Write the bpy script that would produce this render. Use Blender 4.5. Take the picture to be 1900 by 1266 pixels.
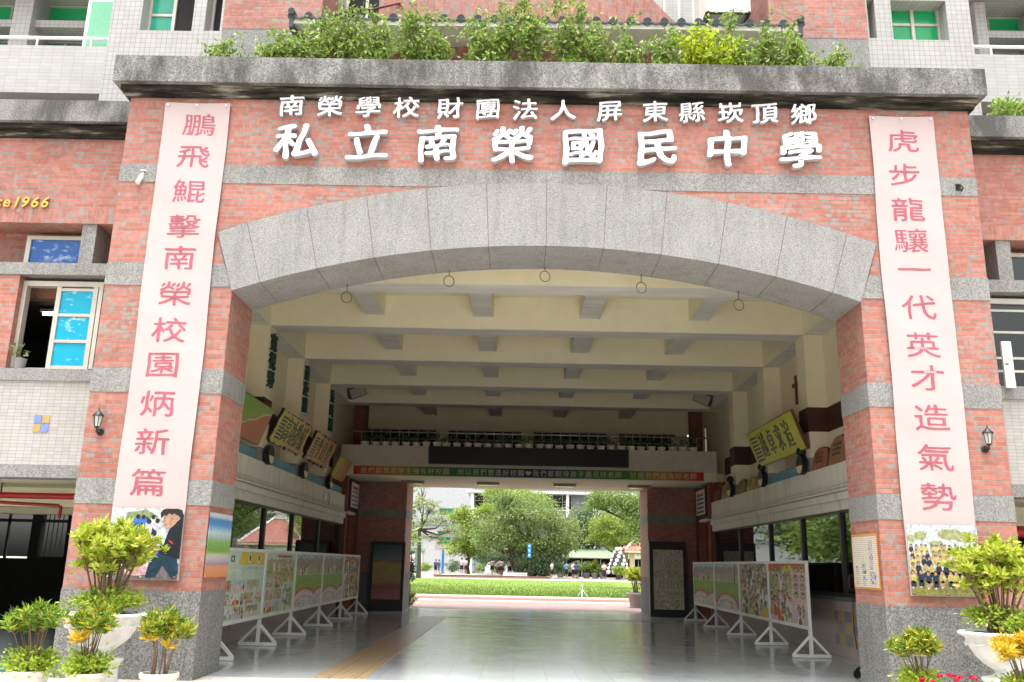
import bpy, bmesh, math, random
import numpy as np
from mathutils import Vector, Matrix
from math import radians, sin, cos, pi, sqrt
SC = bpy.context.scene
COL = SC.collection
for o in list(bpy.data.objects): bpy.data.objects.remove(o)
random.seed(7); RNG = np.random.default_rng(7)

# ---------------------------------------------------------------- camera
F_PX, PITCH, ROLL, YAW = 1634.27, 0.2483, 0.0208, 0.0083
EYE = np.array([-0.3576, -11.8, 1.5])
def _axes():
    f0 = np.array([-sin(YAW), cos(YAW), 0]); r0 = np.array([cos(YAW), sin(YAW), 0]); u0 = np.array([0, 0, 1.])
    f = f0*cos(PITCH)+u0*sin(PITCH); u = -f0*sin(PITCH)+u0*cos(PITCH)
    return r0*cos(ROLL)+u*sin(ROLL), -r0*sin(ROLL)+u*cos(ROLL), f
AR, AU, AF = _axes()
def at(px, py, Y):            # a point of the photograph on the vertical plane y = Y
    d = AF+AR*(px-950)/F_PX-AU*(py-633)/F_PX
    return Vector(EYE+d*(Y-EYE[1])/d[1])
cam = bpy.data.objects.new('camera', bpy.data.cameras.new('camera')); COL.objects.link(cam)
m = Matrix.Identity(4)
for i in range(3):
    m[i][0], m[i][1], m[i][2], m[i][3] = AR[i], AU[i], -AF[i], EYE[i]
cam.matrix_world = m
cam.data.sensor_width = 36; cam.data.lens = F_PX/1900*36; cam.data.clip_end = 2000; cam.data.clip_start = .05
SC.camera = cam

# ---------------------------------------------------------------- light: bright overcast noon
SUN_EL, SUN_AZ = radians(79), radians(205)      # azimuth from +y, clockwise: high, in front of the gate and a little left
W = bpy.data.worlds.new("World"); SC.world = W; W.use_nodes = True
nt = W.node_tree; bg = nt.nodes['Background']
sky = nt.nodes.new('ShaderNodeTexSky'); sky.sky_type = 'NISHITA'; sky.sun_disc = False
sky.sun_elevation = SUN_EL; sky.sun_rotation = SUN_AZ; sky.dust_density = 8.0; sky.air_density = 1.0; sky.ozone_density = 1.0
hs = nt.nodes.new('ShaderNodeHueSaturation'); hs.inputs['Saturation'].default_value = .15
nt.links.new(sky.outputs[0], hs.inputs['Color']); nt.links.new(hs.outputs[0], bg.inputs['Color'])
bg.inputs['Strength'].default_value = .15
sl = bpy.data.lights.new('sun', 'SUN'); sl.energy = .75; sl.angle = radians(25); sl.color = (1, .985, .96)
sun = bpy.data.objects.new('sun', sl); COL.objects.link(sun)
sd = Vector((sin(SUN_AZ)*cos(SUN_EL), cos(SUN_AZ)*cos(SUN_EL), sin(SUN_EL)))
sun.rotation_euler = sd.to_track_quat('Z', 'Y').to_euler(); sun.location = (0, -20, 60)
SC.view_settings.view_transform = 'Standard'; SC.view_settings.look = 'None'; SC.view_settings.gamma = 1
SC.view_settings.exposure = 1.72
SC.cycles.max_bounces = 10; SC.cycles.diffuse_bounces = 6; SC.cycles.glossy_bounces = 4
SC.cycles.transparent_max_bounces = 12; SC.cycles.caustics_reflective = False; SC.cycles.caustics_refractive = False
SC.cycles.use_denoising = True; SC.cycles.denoising_input_passes = 'RGB_ALBEDO_NORMAL'; SC.cycles.denoising_prefilter = 'ACCURATE'
SC.cycles.sample_clamp_indirect = 6

# ---------------------------------------------------------------- mesh helpers
class MB:
    def __init__(s): s.v = []; s.f = []; s.mi = []; s.cur = 0
    def add(s, vs, fs):
        b = len(s.v); s.v += [tuple(v) for v in vs]
        for f in fs: s.f.append(tuple(b+i for i in f)); s.mi.append(s.cur)
        return s
    def box(s, x0, x1, y0, y1, z0, z1):
        x0, x1 = sorted((x0, x1)); y0, y1 = sorted((y0, y1)); z0, z1 = sorted((z0, z1))
        return s.add([(x0,y0,z0),(x1,y0,z0),(x1,y1,z0),(x0,y1,z0),(x0,y0,z1),(x1,y0,z1),(x1,y1,z1),(x0,y1,z1)],
                     [(0,3,2,1),(4,5,6,7),(0,1,5,4),(1,2,6,5),(2,3,7,6),(3,0,4,7)])
    def quad(s, a, b, c, d): return s.add([a, b, c, d], [(0,1,2,3)])
    def tube(s, pts, r, seg=8, caps=True):
        pts = [Vector(p) for p in pts]; n = len(pts)
        rs = r if isinstance(r, (list, tuple)) else [r]*n
        vs = []
        up = None
        for i, p in enumerate(pts):
            t = (pts[min(i+1, n-1)]-pts[max(i-1, 0)]).normalized()
            if up is None: up = t.orthogonal().normalized()
            a = (up-t*up.dot(t))
            a = a.normalized() if a.length > 1e-4 else t.orthogonal().normalized()
            up = a; b = t.cross(a)
            for k in range(seg):
                q = 2*pi*k/seg; vs.append(p+(a*cos(q)+b*sin(q))*rs[i])
        fs = [(i*seg+k, i*seg+(k+1) % seg, (i+1)*seg+(k+1) % seg, (i+1)*seg+k) for i in range(n-1) for k in range(seg)]
        if caps: fs += [tuple(range(seg-1, -1, -1)), tuple((n-1)*seg+k for k in range(seg))]
        return s.add(vs, fs)
    def lathe(s, prof, c=(0,0,0), seg=32, sx=1, sy=1, wob=None):
        vs = []; n = len(prof)
        for i, (r, z) in enumerate(prof):
            for k in range(seg):
                q = 2*pi*k/seg; rr = r*(wob(i, q) if wob else 1)
                vs.append((c[0]+rr*cos(q)*sx, c[1]+rr*sin(q)*sy, c[2]+z))
        fs = [(i*seg+k, i*seg+(k+1) % seg, (i+1)*seg+(k+1) % seg, (i+1)*seg+k) for i in range(n-1) for k in range(seg)]
        fs += [tuple(range(seg-1, -1, -1)), tuple((n-1)*seg+k for k in range(seg))]
        return s.add(vs, fs)
    def prism(s, outline, y0, y1, axis='y'):      # outline in (x,z) pushed along y, or in (y,z) along x, or (x,y) along z
        f = {'y': lambda a, b, t: (a, t, b), 'x': lambda a, b, t: (t, a, b), 'z': lambda a, b, t: (a, b, t)}[axis]
        n = len(outline); vs = [f(a, b, y0) for a, b in outline]+[f(a, b, y1) for a, b in outline]
        return s.add(vs, [tuple(range(n)), tuple(range(2*n-1, n-1, -1))]+[(i, i+n, (i+1) % n+n, (i+1) % n) for i in range(n)])
    def build(s, name, mat=None, parent=None, smooth=False, loc=None, tri=False):
        me = bpy.data.meshes.new(name); me.from_pydata(s.v, [], s.f)
        mats = mat if isinstance(mat, (list, tuple)) else [mat]
        for mm in mats:
            if mm: me.materials.append(mm)
        bm = bmesh.new(); bm.from_mesh(me)
        for f, i in zip(bm.faces, s.mi): f.material_index = i
        big = [f for f in bm.faces if len(f.verts) > 4]
        if tri and big: bmesh.ops.triangulate(bm, faces=big)
        bmesh.ops.recalc_face_normals(bm, faces=bm.faces[:])
        if smooth:
            for f in bm.faces: f.smooth = True
        bm.to_mesh(me); bm.free()
        if smooth:
            try: me.set_sharp_from_angle(angle=radians(40))
            except Exception: pass
        o = bpy.data.objects.new(name, me); COL.objects.link(o)
        if parent: o.parent = parent
        if loc: o.location = loc
        return o
def tag(o, label=None, cat=None, group=None, kind=None):
    if label: o['label'] = label
    if cat: o['category'] = cat
    if group: o['group'] = group
    if kind: o['kind'] = kind
    return o
def thing(name, label, cat, loc=(0,0,0), group=None, rz=0):
    o = bpy.data.objects.new(name, None); COL.objects.link(o); o.empty_display_size = .1
    o.location = loc; o.rotation_euler = (0, 0, rz)
    return tag(o, label, cat, group)
def copy_tree(o, parent=None):
    c = o.copy(); COL.objects.link(c); c.parent = parent
    for ch in o.children: copy_tree(ch, c)
    return c

# ---------------------------------------------------------------- material helpers
def N(nt, typ, ins=None, **at_):
    n = nt.nodes.new(typ)
    for k, v in at_.items(): setattr(n, k, v)
    for k, v in (ins or {}).items():
        s = n.inputs[k]
        if isinstance(v, bpy.types.NodeSocket): nt.links.new(v, s)
        else: s.default_value = v
    return n
def MA(nt, op, a, b=0., c=None):
    ins = {0: a, 1: b}
    if c is not None: ins[2] = c
    return N(nt, 'ShaderNodeMath', ins, operation=op).outputs[0]
def c4(c): return (c[0], c[1], c[2], 1)
def mixc(nt, fac, a, b, bt='MIX'):
    n = N(nt, 'ShaderNodeMix', {}, data_type='RGBA', blend_type=bt)
    for i, v in ((0, fac), (6, a), (7, b)):
        if isinstance(v, bpy.types.NodeSocket): nt.links.new(v, n.inputs[i])
        else: n.inputs[i].default_value = c4(v) if i else v
    return n.outputs[2]
def ramp(nt, fac, stops, interp='LINEAR'):
    n = N(nt, 'ShaderNodeValToRGB', {0: fac}); cr = n.color_ramp; cr.interpolation = interp
    while len(cr.elements) < len(stops): cr.elements.new(.5)
    for e, (p, c) in zip(cr.elements, stops):
        e.position = p; e.color = c4(c) if isinstance(c, (tuple, list)) else (c, c, c, 1)
    return n.outputs[0]
def noise(nt, scale, vec=None, detail=3, rough=.55):
    ins = {'Scale': scale, 'Detail': detail, 'Roughness': rough}
    if vec is not None: ins['Vector'] = vec
    return N(nt, 'ShaderNodeTexNoise', ins).outputs[0]
def pos(nt): return N(nt, 'ShaderNodeNewGeometry').outputs['Position']
def comb(nt, x=0., y=0., z=0.): return N(nt, 'ShaderNodeCombineXYZ', {0: x, 1: y, 2: z}).outputs[0]
def boxuv(nt):
    g = N(nt, 'ShaderNodeNewGeometry'); p = N(nt, 'ShaderNodeSeparateXYZ', {0: g.outputs['Position']}).outputs
    n = N(nt, 'ShaderNodeSeparateXYZ', {0: g.outputs['True Normal']}).outputs
    ax = MA(nt, 'GREATER_THAN', MA(nt, 'ABSOLUTE', n[0]), .7); az = MA(nt, 'GREATER_THAN', MA(nt, 'ABSOLUTE', n[2]), .7)
    def mx(a, b, t): return MA(nt, 'MULTIPLY_ADD', MA(nt, 'SUBTRACT', b, a), t, a)
    return mx(p[0], p[1], ax), mx(p[2], p[1], az), az
def mat(name, base=(.5,.5,.5), rough=.7, spec=.3, metal=0., fn=None, bump=None, wear=1.):
    m = bpy.data.materials.new(name); m.use_nodes = True; nt = m.node_tree
    b = nt.nodes['Principled BSDF']; b.inputs['Roughness'].default_value = rough
    b.inputs['Specular IOR Level'].default_value = spec; b.inputs['Metallic'].default_value = metal
    if fn:
        r = fn(nt, b)
        if r is not None: nt.links.new(r, b.inputs['Base Color'])
    else:      # gentle wear so that no surface is one flat colour
        f = noise(nt, 3.1, pos(nt), 5)
        nt.links.new(ramp(nt, f, [(.25, tuple(x*(1-.14*wear) for x in base)), (.75, tuple(min(1, x*(1+.08*wear)) for x in base))]), b.inputs['Base Color'])
    return m
def setbump(nt, b, h, dist=.004, strength=.6):
    n = N(nt, 'ShaderNodeBump', {'Height': h, 'Distance': dist, 'Strength': strength}); nt.links.new(n.outputs[0], b.inputs['Normal'])

def brick_fn(bw=.245, rh=.066, mortar=.0055, vertical=False, c1=(.37,.132,.094), c2=(.445,.192,.152), gray=(.27,.255,.23), mc=(.27,.255,.235), amount=.58, dark=1.):
    def fn(nt, b):
        u, v, az = boxuv(nt)
        if vertical: u, v = v, u
        row = MA(nt, 'FLOOR', MA(nt, 'DIVIDE', v, rh))
        wn = N(nt, 'ShaderNodeTexWhiteNoise', {'W': row}, noise_dimensions='1D').outputs[0]
        us = MA(nt, 'MULTIPLY_ADD', wn, bw, u)
        br = N(nt, 'ShaderNodeTexBrick', {'Vector': comb(nt, us, v), 'Color1': c4(c1), 'Color2': c4(c2), 'Mortar': c4(mc), 'Scale': 1., 'Mortar Size': mortar, 'Mortar Smooth': .2,
             'Bias': 0., 'Brick Width': bw, 'Row Height': rh}, offset=0.)
        fl = noise(nt, 1., comb(nt, MA(nt, 'MULTIPLY', us, 6.5), MA(nt, 'MULTIPLY', row, 13.7)), 1)
        patch = noise(nt, .35, comb(nt, u, v), 3)
        f = ramp(nt, MA(nt, 'MULTIPLY_ADD', patch, .35, fl), [(amount+.17, 0.), (amount+.24, .8)])
        col = mixc(nt, f, br.outputs[0], gray)
        col = mixc(nt, br.outputs['Fac'], col, mixc(nt, ramp(nt, noise(nt, 1.3, pos(nt), 3), [(.5, 0.), (.62, .55)]), mc, (.12, .1, .09)))
        col = mixc(nt, .45, col, ramp(nt, noise(nt, 14., pos(nt), 4), [(.3, .55), (.7, 1.25)]), 'MULTIPLY')
        col = mixc(nt, .5, col, ramp(nt, noise(nt, .8, pos(nt), 6, .65), [(.3, .68), (.65, 1.12)]), 'MULTIPLY')
        setbump(nt, b, MA(nt, 'SUBTRACT', 1., br.outputs['Fac']), .006, .7)
        return col
    return fn
def granite_fn(lo=.20, hi=.62, stains=0., tint=(1,1,.97), scale=75):
    def fn(nt, b):
        p = pos(nt)
        n1 = noise(nt, scale, p, 2, .75); n2 = noise(nt, scale*2.4, p, 1)
        s = MA(nt, 'MULTIPLY_ADD', n2, .4, MA(nt, 'MULTIPLY', n1, .6))
        mid = (lo+hi)/2
        col = ramp(nt, s, [(.36, tuple(lo*t for t in tint)), (.5, tuple(mid*t for t in tint)), (.64, tuple(hi*t for t in tint))])
        if stains:
            sp = N(nt, 'ShaderNodeSeparateXYZ', {0: p}).outputs
            st = noise(nt, 1., comb(nt, MA(nt, 'MULTIPLY', sp[0], 2.3), MA(nt, 'MULTIPLY', sp[1], 2.3), MA(nt, 'MULTIPLY', sp[2], .9)), 5, .62)
            f = ramp(nt, st, [(.40, 0.), (.60, stains)])
            col = mixc(nt, f, col, mixc(nt, n1, (.015, .015, .014), (.11, .11, .1)))
        else:
            col = mixc(nt, .45, col, ramp(nt, noise(nt, 1.2, p, 5), [(.3, .7), (.7, 1.1)]), 'MULTIPLY')
            sp = N(nt, 'ShaderNodeSeparateXYZ', {0: p}).outputs
            st = noise(nt, 1., comb(nt, MA(nt, 'MULTIPLY', sp[0], 5.), MA(nt, 'MULTIPLY', sp[1], 5.), MA(nt, 'MULTIPLY', sp[2], .5)), 5, .7)
            col = mixc(nt, .5, col, ramp(nt, st, [(.5, 1.), (.72, .55)]), 'MULTIPLY')
        setbump(nt, b, n1, .004, .5)
        return col
    return fn
def tile_fn(tw, th, c1, c2, gc=(.5,.5,.47), grout=.003, off=0., dirt=.25):
    def fn(nt, b):
        u, v, az = boxuv(nt)
        br = N(nt, 'ShaderNodeTexBrick', {'Vector': comb(nt, u, v), 'Color1': c4(c1), 'Color2': c4(c2), 'Mortar': c4(gc), 'Scale': 1., 'Mortar Size': grout, 'Mortar Smooth': .1, 'Bias': 0., 'Brick Width': tw, 'Row Height': th}, offset=off)
        col = mixc(nt, dirt, br.outputs[0], ramp(nt, noise(nt, .9, pos(nt), 6, .65), [(.32, .62), (.6, 1.05)]), 'MULTIPLY')
        setbump(nt, b, MA(nt, 'SUBTRACT', 1., br.outputs['Fac']), .002, .5)
        return col
    return fn
def leafmat(name, stops, trans=.35, rough=.45):
    m = bpy.data.materials.new(name); m.use_nodes = True; nt = m.node_tree; b = nt.nodes['Principled BSDF']
    g = N(nt, 'ShaderNodeNewGeometry'); col = ramp(nt, g.outputs['Random Per Island'], stops)
    nt.links.new(col, b.inputs['Base Color']); b.inputs['Roughness'].default_value = rough; b.inputs['Specular IOR Level'].default_value = .35
    t = N(nt, 'ShaderNodeBsdfTranslucent', {'Color': col}); mx = N(nt, 'ShaderNodeMixShader', {0: trans, 1: b.outputs[0], 2: t.outputs[0]})
    nt.links.new(mx.outputs[0], nt.nodes['Material Output'].inputs['Surface'])
    return m
def glassmat(name, tint=(.25,.32,.3), ior=1.9, film=None, fac=1.):
    m = bpy.data.materials.new(name); m.use_nodes = True; nt = m.node_tree; nt.nodes.remove(nt.nodes['Principled BSDF'])
    fr = N(nt, 'ShaderNodeFresnel', {'IOR': ior}).outputs[0]
    t = N(nt, 'ShaderNodeBsdfTransparent', {'Color': c4(tint)}); g = N(nt, 'ShaderNodeBsdfGlossy', {'Color': (.93, .97, .95, 1), 'Roughness': .015})
    wv = noise(nt, 1.3, pos(nt), 2); bp = N(nt, 'ShaderNodeBump', {'Height': wv, 'Distance': .01, 'Strength': .06}); nt.links.new(bp.outputs[0], g.inputs['Normal'])
    mx = N(nt, 'ShaderNodeMixShader', {0: fr, 1: t.outputs[0], 2: g.outputs[0]})
    nt.links.new(mx.outputs[0], nt.nodes['Material Output'].inputs['Surface'])
    return m

MT = {}
MT['brick'] = mat('red_brick_tile', rough=.6, fn=brick_fn())
MT['brick_v'] = mat('red_brick_upright', rough=.6, fn=brick_fn(vertical=True))
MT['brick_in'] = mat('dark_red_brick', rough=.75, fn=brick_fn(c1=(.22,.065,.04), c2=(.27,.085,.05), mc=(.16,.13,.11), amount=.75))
MT['granite'] = mat('pebble_render', rough=.85, spec=.2, fn=granite_fn(.115, .39, scale=55))
MT['granite_arch'] = mat('arch_pebble_stone', rough=.85, spec=.2, fn=granite_fn(.15, .41, tint=(1,1,.99), scale=60))
MT['granite_base'] = mat('plinth_pebble', rough=.85, spec=.2, fn=granite_fn(.06, .33, scale=46))
MT['cornice'] = mat('weathered_pebble', rough=.9, spec=.15, fn=granite_fn(.06, .40, stains=.85, scale=50))
MT['mould'] = mat('mouldy_concrete', rough=.95, spec=.1, fn=lambda nt, b: ramp(nt, noise(nt, 1., comb(nt, *[MA(nt, 'MULTIPLY', q, s) for q, s in zip(N(nt, 'ShaderNodeSeparateXYZ', {0: pos(nt)}).outputs, (1.1, 4, 9))]), 6, .65), [(.40, (.012,.012,.011)), (.55, (.05,.045,.035)), (.68, (.3,.28,.24))]))
MT['white_tile'] = mat('white_mosaic_tile', rough=.35, spec=.4, fn=tile_fn(.095, .095, (.385,.38,.37), (.43,.425,.41), gc=(.22,.215,.20), grout=.004))
MT['white_tile_w'] = mat('white_oblong_tile', rough=.35, spec=.4, fn=tile_fn(.11, .05, (.39,.375,.35), (.445,.435,.42), gc=(.25,.24,.22), grout=.003))
MT['white_tile_long'] = mat('white_long_tile', rough=.35, spec=.4, fn=tile_fn(.20, .07, (.39,.385,.375), (.43,.425,.415), gc=(.27,.26,.25), grout=.003))
MT['pink_tile'] = mat('pink_dado_tile', rough=.3, spec=.4, fn=tile_fn(.11, .11, (.42,.33,.31), (.46,.36,.34), gc=(.36,.3,.28)))
MT['fascia_tile'] = mat('beige_fascia_tile', rough=.5, fn=tile_fn(.2, .06, (.56,.51,.42), (.62,.56,.46), gc=(.42,.38,.32)))
MT['cream'] = mat('cream_paint', (.75,.69,.52), .8, .2, wear=.35)
MT['ceil'] = mat('ceiling_paint', (.76,.72,.55), .8, .2, wear=.35)
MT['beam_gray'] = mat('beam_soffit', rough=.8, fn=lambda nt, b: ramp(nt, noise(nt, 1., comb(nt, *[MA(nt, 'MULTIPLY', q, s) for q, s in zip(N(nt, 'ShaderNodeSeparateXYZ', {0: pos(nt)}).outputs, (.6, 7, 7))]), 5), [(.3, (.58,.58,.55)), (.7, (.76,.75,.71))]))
MT['brown'] = mat('brown_paint', (.06,.028,.02), .6, .3)
MT['ledgegray'] = mat('stained_white_concrete', rough=.7, fn=lambda nt, b: mixc(nt, ramp(nt, noise(nt, 1., comb(nt, *[MA(nt, 'MULTIPLY', q, s) for q, s in zip(N(nt, 'ShaderNodeSeparateXYZ', {0: pos(nt)}).outputs, (3, 5, .8))]), 6, .7), [(.5, 0.), (.72, .6)]), (.74,.73,.66), (.32,.30,.24)))
MT['white'] = mat('white_paint', (.78,.78,.77), .45, .4)
MT['letterwhite'] = mat('white_letter', (.86,.87,.9), .35, .4)
MT['frame_al'] = mat('pale_aluminium', (.52,.5,.44), .4, .5, .2)
MT['frame_dark'] = mat('dark_bronze_frame', (.035,.03,.028), .45, .4)
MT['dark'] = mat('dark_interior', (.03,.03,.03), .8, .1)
MT['black'] = mat('black_paint', (.012,.012,.012), .4, .4)
MT['rust'] = mat('rusty_iron', (.13,.11,.09), .6, .4, .4)
MT['letterside'] = mat('letter_side_grey', (.40,.41,.44), .5, .4)  # plain grey for the letter sides, darker than their white fronts
MT['iron'] = mat('dark_iron', (.035,.037,.04), .45, .5, .6)
MT['steel'] = mat('stainless_steel', (.6,.6,.6), .25, .5, 1.)
MT['red'] = mat('red_pipe_paint', (.35,.015,.015), .4, .4)
MT['gold'] = mat('gold_letter', (.75,.46,.10), .3, .5, .6)
MT['blue'] = mat('sky_blue_paint', (.16,.34,.44), .7, .3)
MT['grayp'] = mat('gray_paint', (.27,.27,.27), .7, .3)
MT['roof_tile'] = mat('dark_slate_tile', (.055,.07,.08), .45, .4)
MT['terra'] = mat('red_roof_tile', rough=.7, fn=lambda nt, b: ramp(nt, noise(nt, 5., pos(nt), 4), [(.3, (.36,.13,.1)), (.7, (.55,.25,.2))]))
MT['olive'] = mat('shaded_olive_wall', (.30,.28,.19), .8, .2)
MT['wood'] = mat('brown_wood', (.13,.05,.03), .5, .4)
MT['glass'] = glassmat('window_glass', (.35,.42,.4), 2.2)
MT['glass_dark'] = glassmat('dark_window_glass', (.2,.22,.22), 1.7)
MT['green_film'] = mat('green_window_film', rough=.15, spec=.5, fn=lambda nt, b: ramp(nt, noise(nt, .8, pos(nt), 3), [(.3, (.01,.30,.10)), (.7, (.02,.46,.17))]))
MT['teal_film'] = mat('teal_window_film', rough=.12, spec=.6, fn=lambda nt, b: ramp(nt, noise(nt, .8, pos(nt), 3), [(.3, (.01,.26,.16)), (.7, (.03,.38,.27))]))
MT['mint'] = mat('mint_panel', (.16,.43,.27), .4, .4)
def cloud_fn(c, cc):
    def fn(nt, b):
        p = N(nt, 'ShaderNodeMapping', {'Vector': pos(nt), 'Scale': (4.2, 1., 8.)}).outputs[0]
        return mixc(nt, ramp(nt, noise(nt, 1.25, p, 5, .6), [(.56, 0.), (.68, .85)]), mixc(nt, noise(nt, 2., pos(nt)), c, tuple(x*1.25 for x in c)), cc)
    return fn
MT['cloud_cyan'] = mat('cyan_cloud_film', rough=.2, spec=.4, fn=cloud_fn((.0,.30,.45), (.5,.7,.72)))
MT['cloud_blue'] = mat('blue_cloud_film', rough=.2, spec=.4, fn=cloud_fn((.02,.10,.34), (.4,.5,.62)))
MT['banner'] = mat('pink_banner_cloth', rough=.7, fn=lambda nt, b: mixc(nt, .2, (.485,.392,.388), ramp(nt, noise(nt, 1., comb(nt, *[MA(nt, 'MULTIPLY', q, s) for q, s in zip(N(nt, 'ShaderNodeSeparateXYZ', {0: pos(nt)}).outputs, (2, 1, 9))]), 3), [(.3, .85), (.7, 1.1)]), 'MULTIPLY'))
MT['rose'] = mat('rose_lettering', (.38,.11,.15), .7, .2)
MT['bark'] = mat('tree_bark', rough=.9, fn=lambda nt, b: ramp(nt, noise(nt, 9., pos(nt), 5), [(.3, (.035,.028,.02)), (.7, (.13,.10,.075))]))
MT['stem'] = mat('plant_stem', (.17,.12,.075), .8, .2)
MT['soil'] = mat('potting_soil', (.035,.025,.018), .95, .1)
MT['pot'] = mat('white_plastic_pot', (.70,.68,.64), .45, .4)
MT['urn'] = mat('white_concrete_urn', rough=.6, fn=lambda nt, b: ramp(nt, noise(nt, 6., pos(nt), 6), [(.3, (.60,.61,.60)), (.65, (.80,.81,.81))]))
L_CROT = leafmat('yellow_green_leaf', [(0, (.24,.34,.03)), (.45, (.38,.48,.04)), (.8, (.54,.58,.08)), (1, (.66,.62,.16))], .4)
L_LOW = leafmat('bright_green_leaf', [(0, (.20,.32,.03)), (.5, (.34,.46,.04)), (1, (.50,.58,.09))], .4)
L_NARROW = leafmat('croton_leaf', [(0, (.07,.15,.015)), (.45, (.17,.30,.03)), (.75, (.33,.38,.04)), (.88, (.55,.40,.03)), (1, (.66,.42,.03))], .35)
L_NGREEN = leafmat('green_croton_leaf', [(0, (.07,.16,.02)), (.6, (.18,.32,.03)), (.9, (.34,.42,.05)), (1, (.5,.42,.05))], .35)
L_GOLD = leafmat('golden_leaf', [(0, (.5,.36,.02)), (.5, (.68,.48,.03)), (1, (.75,.58,.08))], .4)
L_SHRUB = leafmat('shrub_leaf', [(0, (.11,.20,.035)), (.5, (.22,.35,.06)), (.85, (.36,.46,.11)), (1, (.48,.53,.25))], .4)
L_LIME = leafmat('lime_leaf', [(0, (.28,.42,.02)), (1, (.52,.58,.03))], .45)
L_TREE = leafmat('tree_leaf', [(0, (.13,.20,.06)), (.5, (.23,.32,.10)), (1, (.36,.45,.17))], .4)
L_TREED = leafmat('dark_tree_leaf', [(0, (.06,.11,.05)), (.5, (.11,.18,.08)), (1, (.18,.26,.13))], .35)
L_TREEY = leafmat('yellow_tree_leaf', [(0, (.16,.25,.04)), (.5, (.28,.39,.06)), (1, (.42,.50,.10))], .45)
L_TREEP = leafmat('pale_tree_leaf', [(0, (.14,.2,.05)), (.5, (.24,.3,.09)), (1, (.36,.4,.15))], .4)
L_RED = leafmat('crimson_leaf', [(0, (.3,.01,.05)), (.6, (.5,.03,.12)), (1, (.6,.12,.2))], .4)
L_FLOWER = leafmat('red_petal', [(0, (.5,.01,.04)), (1, (.72,.05,.12))], .4)

# ---------------------------------------------------------------- foliage helpers
def leaves(name, P, D, L, Wd, m, parent=None, fold=.25):
    P = np.asarray(P, float); D = np.asarray(D, float); n = len(P)
    D /= np.linalg.norm(D, axis=1, keepdims=True)+1e-9
    L = np.broadcast_to(L, (n,)).reshape(n, 1); Wd = np.broadcast_to(Wd, (n,)).reshape(n, 1)
    R = RNG.normal(size=(n, 3)); S = np.cross(D, R); S /= np.linalg.norm(S, axis=1, keepdims=True)+1e-9
    Nn = np.cross(D, S)
    mid = P+D*L*.42
    V = np.stack([P, mid+S*Wd/2+Nn*Wd*fold, P+D*L, mid-S*Wd/2+Nn*Wd*fold], 1).reshape(-1, 3)
    b = np.arange(n)[:, None]*4
    Fc = np.concatenate([b+[0, 1, 2], b+[0, 2, 3]], 1).reshape(-1)
    me = bpy.data.meshes.new(name); me.vertices.add(4*n); me.vertices.foreach_set('co', V.ravel())
    me.loops.add(6*n); me.loops.foreach_set('vertex_index', Fc.astype(np.int32))
    me.polygons.add(2*n); me.polygons.foreach_set('loop_start', np.arange(0, 6*n, 3, dtype=np.int32))
    me.update(calc_edges=True); me.materials.append(m)
    o = bpy.data.objects.new(name, me); COL.objects.link(o)
    if parent: o.parent = parent
    return o
def rdir(n, up=.3):
    d = RNG.normal(size=(n, 3)); d /= np.linalg.norm(d, axis=1, keepdims=True); d[:, 2] += up
    return d
def clumps(c, rad, nc, per, spread, shell=.55, flat=.6, zmin=-1.):
    """leaf positions in nc clumps spread through an ellipsoid of radii rad round c"""
    out = []; dirs = []
    c = np.array(c); rad = np.array(rad); k = 0
    while k < nc:
        d = RNG.normal(size=3); d /= np.linalg.norm(d); r = shell+(1-shell)*RNG.random()
        if RNG.random() < .2: r *= RNG.random()
        if d[2]*r < zmin: continue
        q = c+rad*d*r; k += 1
        s = spread*RNG.uniform(.6, 1.25)
        pts = q+RNG.normal(size=(per, 3))*np.array([s, s, s*flat])
        out.append(pts); dd = (pts-q)/s*.5+d*.4+RNG.normal(size=(per, 3))*.6; dirs.append(dd)
    return np.concatenate(out), np.concatenate(dirs)
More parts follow.
